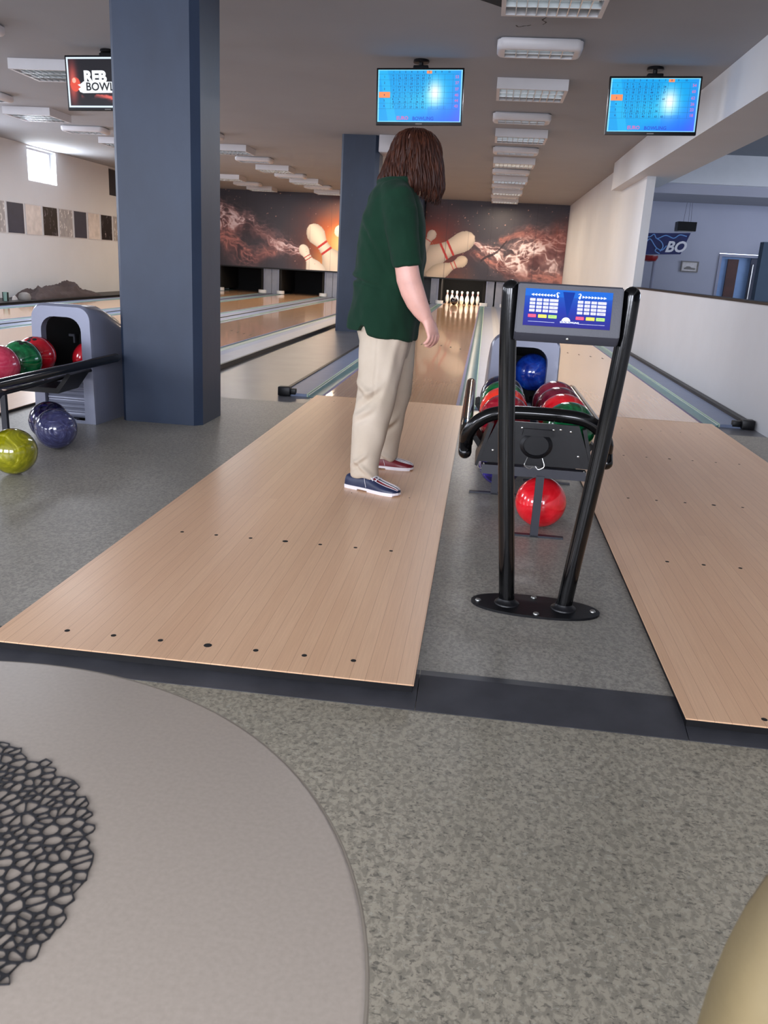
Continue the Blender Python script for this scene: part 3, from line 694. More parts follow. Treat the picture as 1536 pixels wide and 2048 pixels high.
for g, x0 in ((0, -.131+.0), (1, -.131+.530*.2715)):
    for r_ in range(4):
        v = .061 - (116+r_*38)*.312e-3
        for c_, (u, hw) in enumerate(((88,31),(163,31),(237,31),(325,48))):
            X = x0+u*uk; obj('key_button', box(BM(), X-hw*uk, X+hw*uk, v-.0047, v+.0047, .0015, .0028, .0008, 1), 'key white', kp, smooth=False, label='pale key button')
            ch = [['1','2','3','<--'],['4','5','6','-->'],['7','8','9','INS'],['*','0','#','CHANGE']][r_][c_]
            text_into(ink, ch, .0045 if len(ch) < 2 else .0035, X, v, .0029)
    for u, w_, m_, tx in ((95,46,'key red','RESET'), (210,48,'key yellow','START'), (322,48,'key green','RETURN')):
        X = x0+u*uk; v = .061-.0895; obj('colour_key', box(BM(), X-w_*uk, X+w_*uk, v-.0055, v+.0055, .0015, .003, .001, 1), m_, kp, smooth=False, label={'key red':'red key','key yellow':'yellow key','key green':'green key'}[m_]); text_into(ink, tx, .0042, X, v, .0031)
    bm = BM(); sg = -1 if g == 0 else 1
    for k in range(8):
        X = (x0+(82+k*33.5)*uk) if g == 0 else (x0+(118+k*33.5)*uk); v = .061-.0195
        prism(bm, [(X+sg*.0042,v),(X-sg*.0042,v+.0042),(X-sg*.0042,v-.0042)], 'z', .0015, .0018)
    X = x0+(365 if g == 0 else 70)*uk; v = .061-.0195
    prism(bm, [(X-sg*.005,v+.008),(X+sg*.003,v+.009),(X+sg*.001,v+.003),(X-sg*.003,v-.003),(X+sg*.001,v-.009),(X+sg*.004,v-.004),(X+sg*.004,v+.002),(X+sg*.006,v+.006),(X+sg*.003,v+.011),(X-sg*.002,v+.010)], 'z', .0015, .0018)
    X0, X1 = (x0+55*uk, x0+350*uk) if g == 0 else (x0+80*uk, x0+375*uk)
    box(bm, X0, X1, -.0475, -.0468, .0015, .0018); obj('arrow_print', bm, 'panel white', kp, smooth=False)
obj('key_lettering', ink, 'key ink', kp, smooth=False)
bm = BM(); prism(bm, [(.013*math.cos(a)-.002, -.0405+.0125*math.sin(a)) for a in np.linspace(0, PI, 20)], 'z', .0015, .0019); obj('logo_dome', bm, 'panel white', kp, smooth=False)
text_mesh('logo_lettering', 'EUROBOWLING', .0078, 'panel white', kp, (.009, -.0445, .0022), bold=.0002)

# ------------------------------------------------------------------ table, place mat, chair
tb = thing('round_table', 'round grey beige table in the near left corner', 'table', (.241, -6.221, FZ))
TH = .6-FZ
obj('tabletop', lathe(BM(), [(.39,TH-.024),(.398,TH-.022),(.4005,TH-.016),(.4005,TH-.004),(.3985,TH-.001),(.396,TH)], 128), 'table laminate', tb)
obj('edge_band', lathe(BM(), [(.4006,TH-.019),(.4016,TH-.0175),(.4016,TH-.0028),(.4006,TH-.0015)], 128), 'table edge', tb)
obj('pedestal', lathe(BM(), [(.035,.02),(.035,TH-.03),(.12,TH-.024)], 28), 'chair metal', tb)
obj('foot_plate', lathe(BM(), [(.22,0),(.22,.01),(.05,.025)], 40), 'chair metal', tb)
# openwork mat: every cell of an irregular web keeps a rim
def mat_bm():
    bm = BM(); Rm = .186; rg = random.Random(5); pts = []; arr = np.zeros((2400, 2))
    tries = 0
    while tries < 40000 and len(pts) < 1750:
        tries += 1; a = rg.random()*2*PI; r = Rm*1.14*math.sqrt(rg.random()); p = Vector((r*math.cos(a), r*math.sin(a)))
        md = .0046 + .0022*mnoise.noise(Vector((p.x*14, p.y*14, 2)))
        if not len(arr) or np.min(np.hypot(arr[:len(pts),0]-p.x, arr[:len(pts),1]-p.y), initial=9) > md: arr[len(pts)] = (p.x, p.y); pts.append(p)
    P2 = [Vector(p) for p in pts]; vs, es, fs, *_ = delaunay_2d_cdt(P2, [], [], 0, 1e-7)
    cc = []; inc = {}
    for fi, f in enumerate(fs):
        a, b, c_ = (vs[i] for i in f); d = 2*(a.x*(b.y-c_.y)+b.x*(c_.y-a.y)+c_.x*(a.y-b.y))
        if abs(d) < 1e-12: cc.append((a+b+c_)/3)
        else:
            ux = ((a.length_squared)*(b.y-c_.y)+(b.length_squared)*(c_.y-a.y)+(c_.length_squared)*(a.y-b.y))/d; uy = ((a.length_squared)*(c_.x-b.x)+(b.length_squared)*(a.x-c_.x)+(c_.length_squared)*(b.x-a.x))/d; cc.append(Vector((ux, uy)))
        for i in f: inc.setdefault(i, []).append(fi)
    for i, fl in inc.items():
        p = vs[i]
        if p.length > Rm-.0025: continue
        poly = sorted([cc[f] for f in fl], key=lambda c_: math.atan2(c_.y-p.y, c_.x-p.x)); n = len(poly)
        if n < 3: continue
        poly = [c_ if c_.length < Rm else c_*(Rm/c_.length) for c_ in poly]
        if any((c_-p).length > .018 for c_ in poly): continue
        ctr = sum(poly, Vector((0,0)))/n; wd = .00088
        inner = []
        rad = sum((c_-ctr).length for c_ in poly)/n
        for c_ in poly: inner.append(ctr + (c_-ctr)*max(.25, 1-wd*1.35/max(rad,.002)))
        # round the window a little
        win = []
        for k in range(n):
            a, b, c_ = inner[k-1], inner[k], inner[(k+1) % n]; win += [b.lerp(a, .25), b.lerp(c_, .25)]
        out = []
        for k in range(n):
            a, b, c_ = poly[k-1], poly[k], poly[(k+1) % n]; out += [b.lerp(a, .02), b.lerp(c_, .02)]
        m = len(win); T, B_ = .0011, .0
        vo = [bm.verts.new((v.x, v.y, T)) for v in out]; vi = [bm.verts.new((v.x, v.y, T)) for v in win]; vo2 = [bm.verts.new((v.x, v.y, B_)) for v in out]; vi2 = [bm.verts.new((v.x, v.y, B_)) for v in win]
        for k in range(m):
            j = (k+1) % m
            bm.faces.new((vo[k], vo[j], vi[j], vi[k])); bm.faces.new((vi[k], vi[j], vi2[j], vi2[k])); bm.faces.new((vo[k], vo[j], vo2[j], vo2[k]))
    return bm
tag(obj('place_mat', mat_bm(), 'mat rubber', None, (.247, -6.153, .6004), smooth=False), 'round black openwork place mat lying on the beige table', 'place mat')
ch = thing('chair', 'tan upholstered chair in the near right corner', 'chair', (1.03, -6.25, FZ))
def se(a, hw, h0, h1, e=3.2):
    cx, cz = 0, (h0+h1)/2; return (hw*math.copysign(abs(math.cos(a))**(2/e), math.cos(a)), cz+(h1-h0)/2*math.copysign(abs(math.sin(a))**(2/e), math.sin(a)))
bm = BM(); rings = []
for y, f in ((-.028, .90), (-.022, .97), (-.01, 1), (.01, 1), (.022, .97), (.028, .9)):
    rings.append([(x*f, y, .68+(z-.68)*f) for x, z in (se(a, .222, .44, .90) for a in np.linspace(0, 2*PI, 65)[:-1])])
obj('backrest', loft(bm, rings), 'tan leather', ch)
obj('seat', box(BM(), -.21, .21, -.43, -.02, .42, .49, .03, 4), 'tan leather', ch)
for x, y in ((-.18,-.4),(.18,-.4),(-.18,0),(.18,0)): obj('leg', tube(BM(), [(x*1.08, y, 0), (x, y, .46)], .013, 12), 'chair metal', ch)

# ------------------------------------------------------------------ ceiling lights
def louvre(root, w, d, z, nx, ny, tube_mat):
    bm = BM()
    for k in range(1, nx): x = -w/2+w*k/nx; box(bm, x-.003, x+.003, -d/2, d/2, z, z+.035)
    for k in range(1, ny): y = -d/2+d*k/ny; box(bm, -w/2, w/2, y-.004, y+.004, z, z+.038)
    obj('louvre', bm, 'louvre metal', root, smooth=False, label='shiny louvre grid')
    obj('reflector', box(BM(), -w/2, w/2, -d/2, d/2, z+.055, z+.06), 'lamp inside', root, smooth=False)
    for k in range(ny):
        y = -d/2+d*(k+.5)/ny; obj('lamp_tube', tube(BM(), [(-w/2+.01,y,z+.044),(w/2-.01,y,z+.044)], .008, 8), tube_mat, root)
def lampA(tm):
    r = thing('ceiling_light', '', 'ceiling light', (0,0,CZ)); w, d, h = .69, .62, .10; bm = BM()
    for a in ((-w/2,w/2,-d/2,-d/2+.03),(-w/2,w/2,d/2-.03,d/2),(-w/2,-w/2+.03,-d/2+.03,d/2-.03),(w/2-.03,w/2,-d/2+.03,d/2-.03)): box(bm, a[0],a[1],a[2],a[3], -h, 0)
    obj('casing', bm, 'white enamel', r, smooth=False); louvre(r, w-.06, d-.06, -h, 9, 3, tm); return r
def lampB(tm):
    r = thing('ceiling_light', '', 'ceiling light', (0,0,CZ)); w, d, h = .69, .36, .085; bm = BM()
    def rr(w_, d_, c_): return [(-w_/2+c_,-d_/2),(w_/2-c_,-d_/2),(w_/2-.3*c_,-d_/2+.3*c_),(w_/2,-d_/2+c_),(w_/2,d_/2-c_),(w_/2-.3*c_,d_/2-.3*c_),(w_/2-c_,d_/2),(-w_/2+c_,d_/2),(-w_/2+.3*c_,d_/2-.3*c_),(-w_/2,d_/2-c_),(-w_/2,-d_/2+c_),(-w_/2+.3*c_,-d_/2+.3*c_)]
    secs = [(0, w-.05, d-.05, .03), (-.012, w-.05, d-.05, .03), (-.014, w, d, .05), (-.06, w, d, .05), (-.08, w-.03, d-.03, .05), (-h, w-.06, d-.06, .05), (-h, w-.13, d-.11, .012), (-.03, w-.13, d-.11, .012)]
    R_ = [[bm.verts.new((x, y, z)) for x, y in rr(w_, d_, c_)] for z, w_, d_, c_ in secs]
    for a, b in zip(R_, R_[1:]):
        for k in range(12): bm.faces.new((a[k], a[(k+1)%12], b[(k+1)%12], b[k]))
    obj('casing', bm, 'white enamel', r, angle=50); louvre(r, w-.13, d-.11, -h+.002, 6, 2, tm); return r
proto = {('A',0): lampA('lamp tube added glow'), ('A',1): lampA('lamp tube warm'), ('B',0): lampB('lamp tube added glow'), ('B',1): lampB('lamp tube warm')}
ORD = 'nearest second third fourth fifth sixth seventh eighth ninth tenth eleventh twelfth thirteenth'.split()
used = set()
def lights(rowname, group, items):
    cnt = 0
    for x, y, k, on in items:
        d_ = .62 if k == 'A' else .36; lb = '%s ceiling light, %s from the camera in the %s' % ('square-edged white' if k == 'A' else 'round-edged white', ORD[cnt], rowname); cnt += 1
        p = proto[(k, on)]; loc = (x, y+d_/2, CZ)
        if (k, on) not in used: used.add((k, on)); p.location = loc; p['label'] = lb; p['group'] = group
        else: dup(p, loc, lb, group=group)
lights('right row over the lanes', 'right row of ceiling lights', [(.96,-.62,'A',0),(.94,.94,'B',0),(.955,2.43,'A',0),(.925,4.25,'B',0),(.965,5.48,'A',0),(.945,7.12,'B',0),(.96,8.40,'A',1),(.95,10.0,'B',0),(.965,11.25,'A',0),(.95,12.8,'B',0),(.97,14.0,'A',1),(.945,15.42,'B',1),(.97,16.5,'A',1)])
lights('row left of the columns', 'middle row of ceiling lights', [(-4.02,.75,'B',0),(-4.02,2.29,'A',0),(-3.95,6.85,'B',0),(-3.92,8.27,'A',0),(-3.91,9.85,'B',0),(-3.87,11.2,'A',1),(-3.87,12.7,'B',0),(-3.76,13.75,'A',1),(-3.76,15.3,'B',1),(-3.74,16.55,'A',1)])
lights('far left row near the window', 'left row of ceiling lights', [(-5.9,4.15,'B',0),(-5.83,5.25,'A',0),(-5.79,6.78,'B',0),(-5.73,8.0,'A',0),(-5.62,13.64,'A',1),(-5.59,15.3,'B',0),(-5.54,16.4,'A',1)])
# broken opening and smudges in the ceiling near the first light
tag(obj('ceiling_hole', prism(BM(), [(.45,.0),(.53,.08),(.655,.21),(.76,.13),(.75,-.05),(.6,-.12)], 'z', CZ-.002, CZ+.0), 'hole dark', None, smooth=False), 'dark broken opening in the ceiling beside the nearest light', 'ceiling hole')
bm = BM()
for pts in ([(.73,.62),(.75,.66),(.79,.63),(.82,.62),(.84,.60)], [(.93,.30),(.95,.33),(.94,.40),(.92,.46),(.95,.52),(.93,.58)], [(.96,.26),(.99,.28),(.97,.34)]):
    tube(bm, smooth_path([(x, y, CZ) for x, y in pts], 5), [random.uniform(.002, .008) for _ in range((len(pts)-1)*5+1)], 6)
o = tag(obj('ceiling_crack', bm, 'stain brown', None), 'dark scuff marks on the ceiling between the first two lights', 'scuff mark'); o.scale = (1,1,.1); o.location = (0,0,CZ*.9-.0005)

# ------------------------------------------------------------------ televisions
def screen_rgb(kind, W=170, H=100):
    y, x = np.mgrid[0:H, 0:W]; u = x/(W-1); v = 1-y[::-1]/(H-1); v = y/(H-1)
    if kind == 'score':
        c1 = np.array([0,156,228])/255; c2 = np.array([50,84,240])/255; w_ = np.array([1,1,1])
        m = np.clip((u-.55)*1.3 + (.32-v)*1.2, 0, 1)[...,None]; rgb = c1*(1-m)+c2*m
        pv = np.clip(u-.86, 0, .2)[...,None]*2.2; rgb = rgb*(1-pv)+np.array([.50,.42,.93])*pv
        g = np.exp(-(((u-.68)/.10)**2+((v-.55)/.26)**2))[...,None]; g2 = np.exp(-(((u-.55)/.32)**2+((v-.42)/.2)**2))[...,None]*.25
        rgb = rgb*(1-g)+w_*g; rgb = rgb*(1-g2)+np.array([.55,.98,.98])*g2
        dk = ((v < .30+.1*(u-.6)) & (u > .60) & (u < .82))[...,None]*.25; rgb = rgb*(1-dk)+np.array([.1,.4,.95])*dk
        lt = (np.abs(u-.06-.12*(1-v)) < .05)[...,None]*.18; rgb = rgb*(1-lt)+np.array([.45,.95,1])*lt
        ed = ((u<.012)|(u>.988)|(v<.02)|(v>.98))[...,None]*.8; rgb = rgb*(1-ed)+np.array([.6,.9,1])*ed
    else:
        rgb = np.ones((H,W,3))*np.array([.04,.03,.07]); n = sample_noise(u*9+2*sample_noise(u*5,v*5,3), v*14, 4)
        sm = np.exp(-((v-.22-.10*np.sin(u*6))/.09)**2)*np.clip((n-.42)*5,0,1)*(u>.17)*(u<.8); rgb += sm[...,None]*np.array([.85,.36,.28])
        fig = np.exp(-(((u-.07)/.06)**2+((v-.5)/.40)**2)); rgb += fig[...,None]*np.array([.75,.3,.22])
        bl = ((u-.10)/.065)**2+((v-.46)/.14)**2 < 1; rgb[bl] = np.array([.86,.30,.22]); hl = ((u-.085)/.025)**2+((v-.54)/.05)**2 < 1; rgb[hl] = np.array([.98,.7,.62])
        ed = ((u<.022)|(u>.978)|(v<.035)|(v>.965)); rgb[ed] = np.array([.86,.92,1])
    return np.clip(rgb, 0, 1)
def make_tv(loc, label, kind, rows=None, hot=(7,4), totals=None, rot=(0,0,0), tw=.80, th=.48):
    r = thing('television', label, 'television', loc, rot, 'hanging televisions'); w, h = tw, th
    obj('housing', box(BM(), -w/2, w/2, 0, .035, -h, 0, .006), 'black plastic', r)
    obj('back_cover', box(BM(), -w*.36, w*.36, .035, .07, -h*.85, -h*.15, .01), 'black plastic', r)
    s = grid_print('screen', w-.03, h-.045, screen_rgb(kind), 'screen picture', r, (-w/2+.015, -.0012, -h+.028))
    obj('brand_strip', box(BM(), -.03, .03, -.002, 0, -h+.008, -h+.016), 'frame silver', r, smooth=False)
    obj('ceiling_mount', lathe(BM(), [(.07,CZ-loc[2]-.025),(.075,CZ-loc[2]-.02),(.07,CZ-loc[2])], 20, (0,.08,0)), 'black plastic', r)
    obj('mount_pole', tube(BM(), [(0,.08,-.15),(0,.08,CZ-loc[2]-.01)], .02, 12), 'black plastic', r)
    obj('pole_bracket', box(BM(), -.07, .07, .03, .10, -.05, .03, .01), 'black plastic', r)
    W, H = w-.03, h-.045; X = lambda p: (p-210)/1010*W; Y = lambda p: H-(p-232)/640*H
    if kind == 'score':
        bm = BM(); cx = [365,432,505,575,650,720,790,860,935,1010,1110]; ry = [285,353,430,505,575,640,710]
        for a in cx: box(bm, X(a)-.0008, X(a)+.0008, Y(710), Y(285), .0002, .0005)
        for a in ry: box(bm, X(215), X(1180), Y(a)-.0007, Y(a)+.0007, .0002, .0005)
        obj('score_grid', bm, 'screen line', s, smooth=False)
        bm = BM()
        for k in range(10): text_into(bm, str(k+1), .022, X((cx[k]+cx[k+1])/2), Y(259), .0008, .0003)
        for k in range(6): text_into(bm, str(k+1), .024, X(288), Y((ry[k]+ry[k+1])/2), .0008, .0003)
        for k, (a, b) in enumerate(rows):
            for j, tx in enumerate(a): text_into(bm, tx, .021, X((cx[j]+cx[j+1])/2), Y(ry[k]+17), .0008, .0003)
            for j, tx in enumerate(b): text_into(bm, tx, .024, X((cx[j]+cx[j+1])/2), Y(ry[k]+50), .0008, .0003)
        obj('score_digits', bm, 'screen ink', s, smooth=False)
        bm = BM(); j = hot[0]-1; box(bm, X(cx[j]+4), X(cx[j+1]-4), Y(278), Y(242), .0003, .0006); obj('frame_highlight', bm, 'screen orange', s, smooth=False, label='orange highlight box'); bm = BM(); a = ry[hot[1]-1]; box(bm, X(222), X(358), Y(a+68), Y(a-4), .0003, .0006); obj('row_highlight', bm, 'screen orange', s, smooth=False, label='orange highlight box')
        bm = BM()
        for k, tx in enumerate(totals): text_into(bm, tx, .034, X(1158), Y((ry[k]+ry[k+1])/2), .0008, .0005)
        obj('total_digits', bm, 'screen pink', s, smooth=False); bm = BM(); text_into(bm, 'EURO', .042, X(515), Y(825), .0008, .0012); obj('pink_lettering', bm, 'screen pink', s, smooth=False)
        bm = BM(); text_into(bm, 'BOWLING', .042, X(765), Y(830), .0008, .001); obj('blue_lettering', bm, 'screen blue', s, smooth=False)
    else:
        text_mesh('white_lettering', 'REB', .135, 'screen white', s, (.165, .262, .001), bold=.007, align='LEFT', label='bold white lettering')
        obj('white_band', prism(BM(), [(.12,.135),(.15,.125),(.6,.13),(.6,.222),(.16,.226),(.13,.205),(.1,.198),(.13,.176),(.105,.162)], 'z', .0003, .0008), 'screen white', s, smooth=False)
        text_mesh('dark_lettering', 'BOWL', .098, 'screen black', s, (.18, .178, .0012), bold=.002, align='LEFT', label='dark lettering on the white band')
    return r
rowsM = [(['6 -','6 -','1 3','6 -','4 4','6 3','6'], ['6','14','18','24','34','43','53']), (['3','3 -','- 7','- 7','3 -','7 1','- 6'], ['3','6','13','20','23','31','37']), (['- -','7 7','8 -','8 7','7 7','8 7','8'], ['0','0','8','16','23','29','37']),
         (['- 6','- 6','3 -','6 2','5 4','8 -'], ['6','12','15','23','32','40']), (['8 -','6 -','9 -','- 8','3 -','x'], ['8','14','23','31','34','44']), (['7 2','7 1','x','- -','9 -','7 7'], ['9','17','27','27','36','43'])]
rowsR = [(['8','6 -','4 -','2','3','6 -'], ['6','8','18','22','27','33','54']), (['4 3','1 8','5 1','8','8 -','7 -','6'], ['9','18','27','35','44','51','57']), (['5','4','6 -','8 -','6 7','6 7'], ['6','17','21','25','35','59','60']),
         (['- 7','7 1','8 7','7 8','7 6'], ['8','18','21','26','31','37']), (['7 4','6 2','7 1','7 6','7 4'], ['7','20','26','31','32','34']), (['7 7','6 4','8 7','6 7','9 7'], ['13','16','22','40','61','63','65'])]
make_tv((-.088, 1.75, 2.75), 'middle television with a blue score table hanging above the person', 'score', rowsM, (7,4), ['53','37','37','40','44','43'], rot=(0,-.03,0))
make_tv((2.005, 1.75, 2.745), 'right television with a blue score table near the wall beam', 'score', rowsR, (8,3), ['54','60','62','26','23','18'], rot=(0,-.03,0))
make_tv((-3.085, 1.75, 2.77), 'left television with white lettering, half hidden by the near column', 'ad', rot=(0,-.03,0))

# ------------------------------------------------------------------ murals
def pin_paint(rgb, X, Z, base, head, rs, bands, cream=(.93,.87,.80), sh=.25):
    """a bowling pin drawn from base to head; rs: half width along it"""
    b = np.array(base); h = np.array(head); d = h-b; L = np.linalg.norm(d); d = d/L; n = np.array([-d[1], d[0]])
    t_ = ((X-b[0])*d[0]+(Z-b[1])*d[1])/L; s_ = (X-b[0])*n[0]+(Z-b[1])*n[1]
    r_ = np.interp(t_, [k for k,_ in rs], [v for _,v in rs]); ins = (np.abs(s_) < r_) & (t_ >= rs[0][0]) & (t_ <= rs[-1][0])
    e = np.clip(np.abs(s_)/np.maximum(r_,1e-4), 0, 1); col = np.array(cream)*(1-sh*(e**2.2))[...,None]
    for a, c_ in bands:
        m = (np.abs(t_-a[0]-.05*(1-e**2)*0) < a[1]); col[m] = np.array([.72,.20,.18])
    rgb[ins] = col[ins]
def rs_pin(hr, nr, br): # head, neck, body radius; t 0 base .. 1 tip
    return [(0,br*.62),(.1,br*.82),(.22,br),(.32,br*.98),(.45,br*.8),(.58,nr*1.15),(.66,nr),(.72,nr*1.08),(.82,hr),(.88,hr*.99),(.94,hr*.8),(.98,hr*.48),(1.0,.005)]
def smoke(X, Z, path, wid, seed, dens=1.0):
    P = np.array(path); best = np.full(X.shape, 9.0); tt = np.zeros(X.shape); acc = 0; Ls = np.linalg.norm(np.diff(P[:,:2], axis=0), axis=1); T = Ls.sum()
    wx = (sample_noise(X*1.6+7, Z*1.6, seed, 4)-.5)*1.0; wz = (sample_noise(X*1.6, Z*1.6+9, seed+1, 4)-.5)*1.0
    Xw, Zw = X+wx*.35, Z+wz*.45
    for k in range(len(P)-1):
        a, b = P[k,:2], P[k+1,:2]; d = b-a; u = np.clip(((Xw-a[0])*d[0]+(Zw-a[1])*d[1])/(d@d), 0, 1); ds = np.hypot(Xw-a[0]-u*d[0], Zw-a[1]-u*d[1]); w_ = P[k,2]+(P[k+1,2]-P[k,2])*u
        m = ds/w_ < best; best = np.where(m, ds/w_, best); tt = np.where(m, acc+u*Ls[k], tt); acc += Ls[k]
    env = np.exp(-best**2*1.1)
    env2 = np.exp(-best**2*.55); fil = 0
    for j, (fa, fb, th) in enumerate(((.9, 1.9, .16), (1.5, 3.0, .13), (2.4, 4.4, .11))):
        w1 = sample_noise(X*1.5+j*5, Z*1.5+2*j, seed+7+j, 4)-.5; w2 = sample_noise(X*1.5+9, Z*1.5+3*j, seed+17+j, 4)-.5
        q_ = sample_noise(tt*fa+w1*3.4+j*3, Zw*fb+w2*3.4+best*1.2, seed+2+j, 2); r_ = np.abs(q_-.5)/th; fil = fil + (np.exp(-r_*3.2) + .5*np.exp(-(r_*1.1)**2)*.6)*(1.0, .85, .6)[j]
    gate = np.clip(2.2*sample_noise(X*1.2+4, Z*1.2, seed+31, 3)-.5, .12, 1.25)
    core = np.clip(sample_noise(X*2.2+w1*2, Z*2.2+tt, seed+4, 5)*2.6-1.05, 0, 1)*np.exp(-best**2*1.6)
    return np.clip((fil*env2*gate*.68 + core*.42)*dens, 0, 1), env

def mural_rgb(x0, x1, z0, z1, side, res=85):
    W = int((x1-x0)*res); H = int((z1-z0)*res); X, Z = np.meshgrid(np.linspace(x0,x1,W), np.linspace(z0,z1,H))
    rgb = np.ones((H,W,3))*np.array([.235,.225,.265]); rgb *= (.86+.28*sample_noise(X*.9, Z*.9, 50, 3))[...,None]
    def add(m, c_): rgb[:] = rgb*(1-m[...,None]) + np.array(c_)*m[...,None]
    n = sample_noise(X*2.2, Z*2.2, 11, 5)
    if side == 'L':
        cx, cz = -3.35, 1.45
        d_ = np.hypot((X-cx)*.9, (Z-cz)*1.0)
        add(np.clip(1.25-d_/1.5, 0, 1)**1.3*np.clip(.35+1.1*n,0,1), (.62,.20,.10)); add(np.clip(1.2-d_/1.05, 0, 1)**1.2, (.98,.55,.22)); add(np.clip(1.15-d_/.62, 0, 1)**1.1, (1,.9,.66))
        add(np.clip(1-np.hypot(X+3.75, (Z-.72)*1.3)/.95,0,1)*.9, (1,.78,.45))
        s1, e1 = smoke(X, Z, [(-8.3,2.35,.30),(-7.1,2.05,.26),(-6.4,1.82,.20),(-5.8,1.72,.16),(-5.3,1.42,.14),(-4.85,1.24,.10),(-4.65,1.18,.06)], None, 21, 1.25) if False else smoke(X, Z, [(-8.3,2.35,.34),(-7.1,2.02,.30),(-6.4,1.80,.22),(-5.8,1.70,.17),(-5.3,1.42,.15),(-4.85,1.24,.10),(-4.65,1.18,.06)], .2, 21, 1.3)
        add(e1*.45*np.clip(n*1.4,0,1), (.42,.19,.19)); add(s1, (.80,.60,.60)); add(np.clip(s1-.5,0,1)*1.5, (.93,.90,.94))
        s2, e2 = smoke(X, Z, [(-8.3,1.6,.30),(-7.0,1.55,.22),(-6.4,1.15,.22),(-6.0,1.0,.20),(-5.6,1.25,.18)], .2, 31, .95); add(e2*.25, (.36,.15,.15)); add(s2*.9, (.78,.52,.50))
        pin_paint(rgb, X, Z, (-3.2,.25), (-4.48,1.98), rs_pin(.26,.16,.47), [((.60,.014),0),((.70,.014),0)])
        pin_paint(rgb, X, Z, (-4.08,.42), (-4.72,1.42), rs_pin(.145,.10,.275), [((.63,.010),0),((.70,.010),0)], (.97,.93,.88), .15)
        pin_paint(rgb, X, Z, (-2.9,1.3), (-3.72,1.95), rs_pin(.17,.11,.2), [((.66,.012),0)], (1,.96,.86), .1)
    else:
        cx, cz = -1.1, 1.55; d_ = np.hypot((X-cx)*.95, (Z-cz))
        add(np.clip(1.2-d_/1.25, 0, 1)**1.2*np.clip(.4+.9*n,0,1), (.50,.15,.11)); add(np.clip(1.1-d_/.75, 0, 1)**1.3, (.66,.30,.20))
        add(np.clip(1-np.hypot((X+.3), (Z-.72)*1.4)/.8,0,1)*.7*np.clip(n*1.5,0,1), (.62,.36,.24))
        s1, e1 = smoke(X, Z, [(.15,1.70,.05),(.6,1.62,.10),(.95,1.45,.12),(1.15,1.25,.20),(1.6,1.3,.34),(2.1,1.5,.46),(2.9,1.55,.52)], .2, 41, 1.25)
        add(e1*.55, (.42,.18,.17)); add(np.clip(s1*1.15,0,1), (.80,.64,.62)); add(np.clip(s1-.42,0,1)*1.6, (.93,.89,.90))
        s2, e2 = smoke(X, Z, [(.3,1.45,.08),(.8,1.2,.10),(1.3,.98,.12),(1.9,.86,.14),(2.9,.82,.2)], .2, 47, 1.0); add(e2*.3, (.42,.18,.17)); add(s2*.9, (.76,.52,.48))
        s3, e3 = smoke(X, Z, [(1.0,1.75,.05),(1.5,2.08,.12),(2.0,1.95,.18),(2.9,1.85,.25)], .2, 61, .8); add(e3*.4, (.40,.15,.14)); add(s3*.7, (.72,.48,.44))
        add(np.clip(1-np.hypot((X-2.75)*1.1, (Z-2.15))/.6,0,1)*np.clip(n*2-.6,0,1), (.45,.18,.14))
        pin_paint(rgb, X, Z, (-1.85,.78), (.235,1.905), rs_pin(.272,.215,.43), [((.60,.013),0),((.685,.013),0)], (.83,.77,.71), .22)
        pin_paint(rgb, X, Z, (-1.02,.72), (.08,1.285), rs_pin(.158,.10,.235), [((.62,.010),0),((.70,.010),0)], (.83,.76,.68), .2)
        pin_paint(rgb, X, Z, (-1.35,1.20), (-.90,2.0), rs_pin(.13,.085,.16), [((.66,.012),0)], (.82,.76,.72), .15)
        dk = np.abs((Z-1.42)-(X-.72)*.85+.05*np.sin(X*9)) < .035; add((dk & (X > .45) & (X < 1.15))*.75, (.17,.14,.17))
    sp = np.random.default_rng(5 if side == 'L' else 9)
    for _ in range(110):
        a, b = sp.uniform(x0, x1), sp.uniform(z0, z1); r_ = sp.uniform(.006, .016); add((np.hypot(X-a, Z-b) < r_)*sp.uniform(.25,.8), (.82,.62,.55))
    xs_ = [x0+.62*k for k in range(1, 12)]
    for a in xs_: add((np.abs(X-a) < .007)*.25, (.16,.15,.18))
    return np.clip(rgb, 0, 1)
def mural(x0, x1, side, label):
    r = thing('mural_panel', label, 'mural', (x0, 18.0, .74)); w, h = x1-x0, CZ-.74
    obj('panel_board', box(BM(), 0, w, .002, .05, 0, h), 'black plastic', r, smooth=False)
    grid_print('printed_sheet', w, h, mural_rgb(x0, x1, .74, CZ, side), 'mural print', r, (0, 0, 0))
    obj('bottom_rail', box(BM(), 0, w, -.012, .05, -.035, 0), 'black plastic', r, smooth=False)
mural(-8.19, -1.66, 'L', 'left flame and bowling pin mural behind the columns')
mural(-1.18, XR-.005, 'R', 'right flame and bowling pin mural above the standing pins')

# ------------------------------------------------------------------ wall tiles, jacket and small things at the left wall
y0 = 8.63; pit = .648
def tile_rgb(kind, seed, H=50, W=58):
    y, x = np.mgrid[0:H, 0:W]; n = sample_noise(x/9., y/9., seed, 4)
    base = {'navy': (.20,.22,.28), 'pale': (.80,.77,.75), 'black': (.06,.055,.07), 'grey': (.60,.59,.59)}[kind]; rgb = np.ones((H,W,3))*np.array(base)*(.9+.2*n)[...,None]
    if kind in ('black', 'grey'):
        rg = np.random.default_rng(seed)
        for _ in range(16):
            cx, cy, r_ = rg.uniform(0,W), rg.uniform(0,H), rg.uniform(1.5,4); d_ = np.hypot(x-cx, (y-cy)/1.3); rim = np.exp(-((d_-r_)/.9)**2)*(x>cx-r_*.3)
            rgb += rim[...,None]*(np.array([.3,.29,.3]) if kind == 'black' else np.array([.25,.25,.24]))
    return np.clip(rgb, 0, 1)
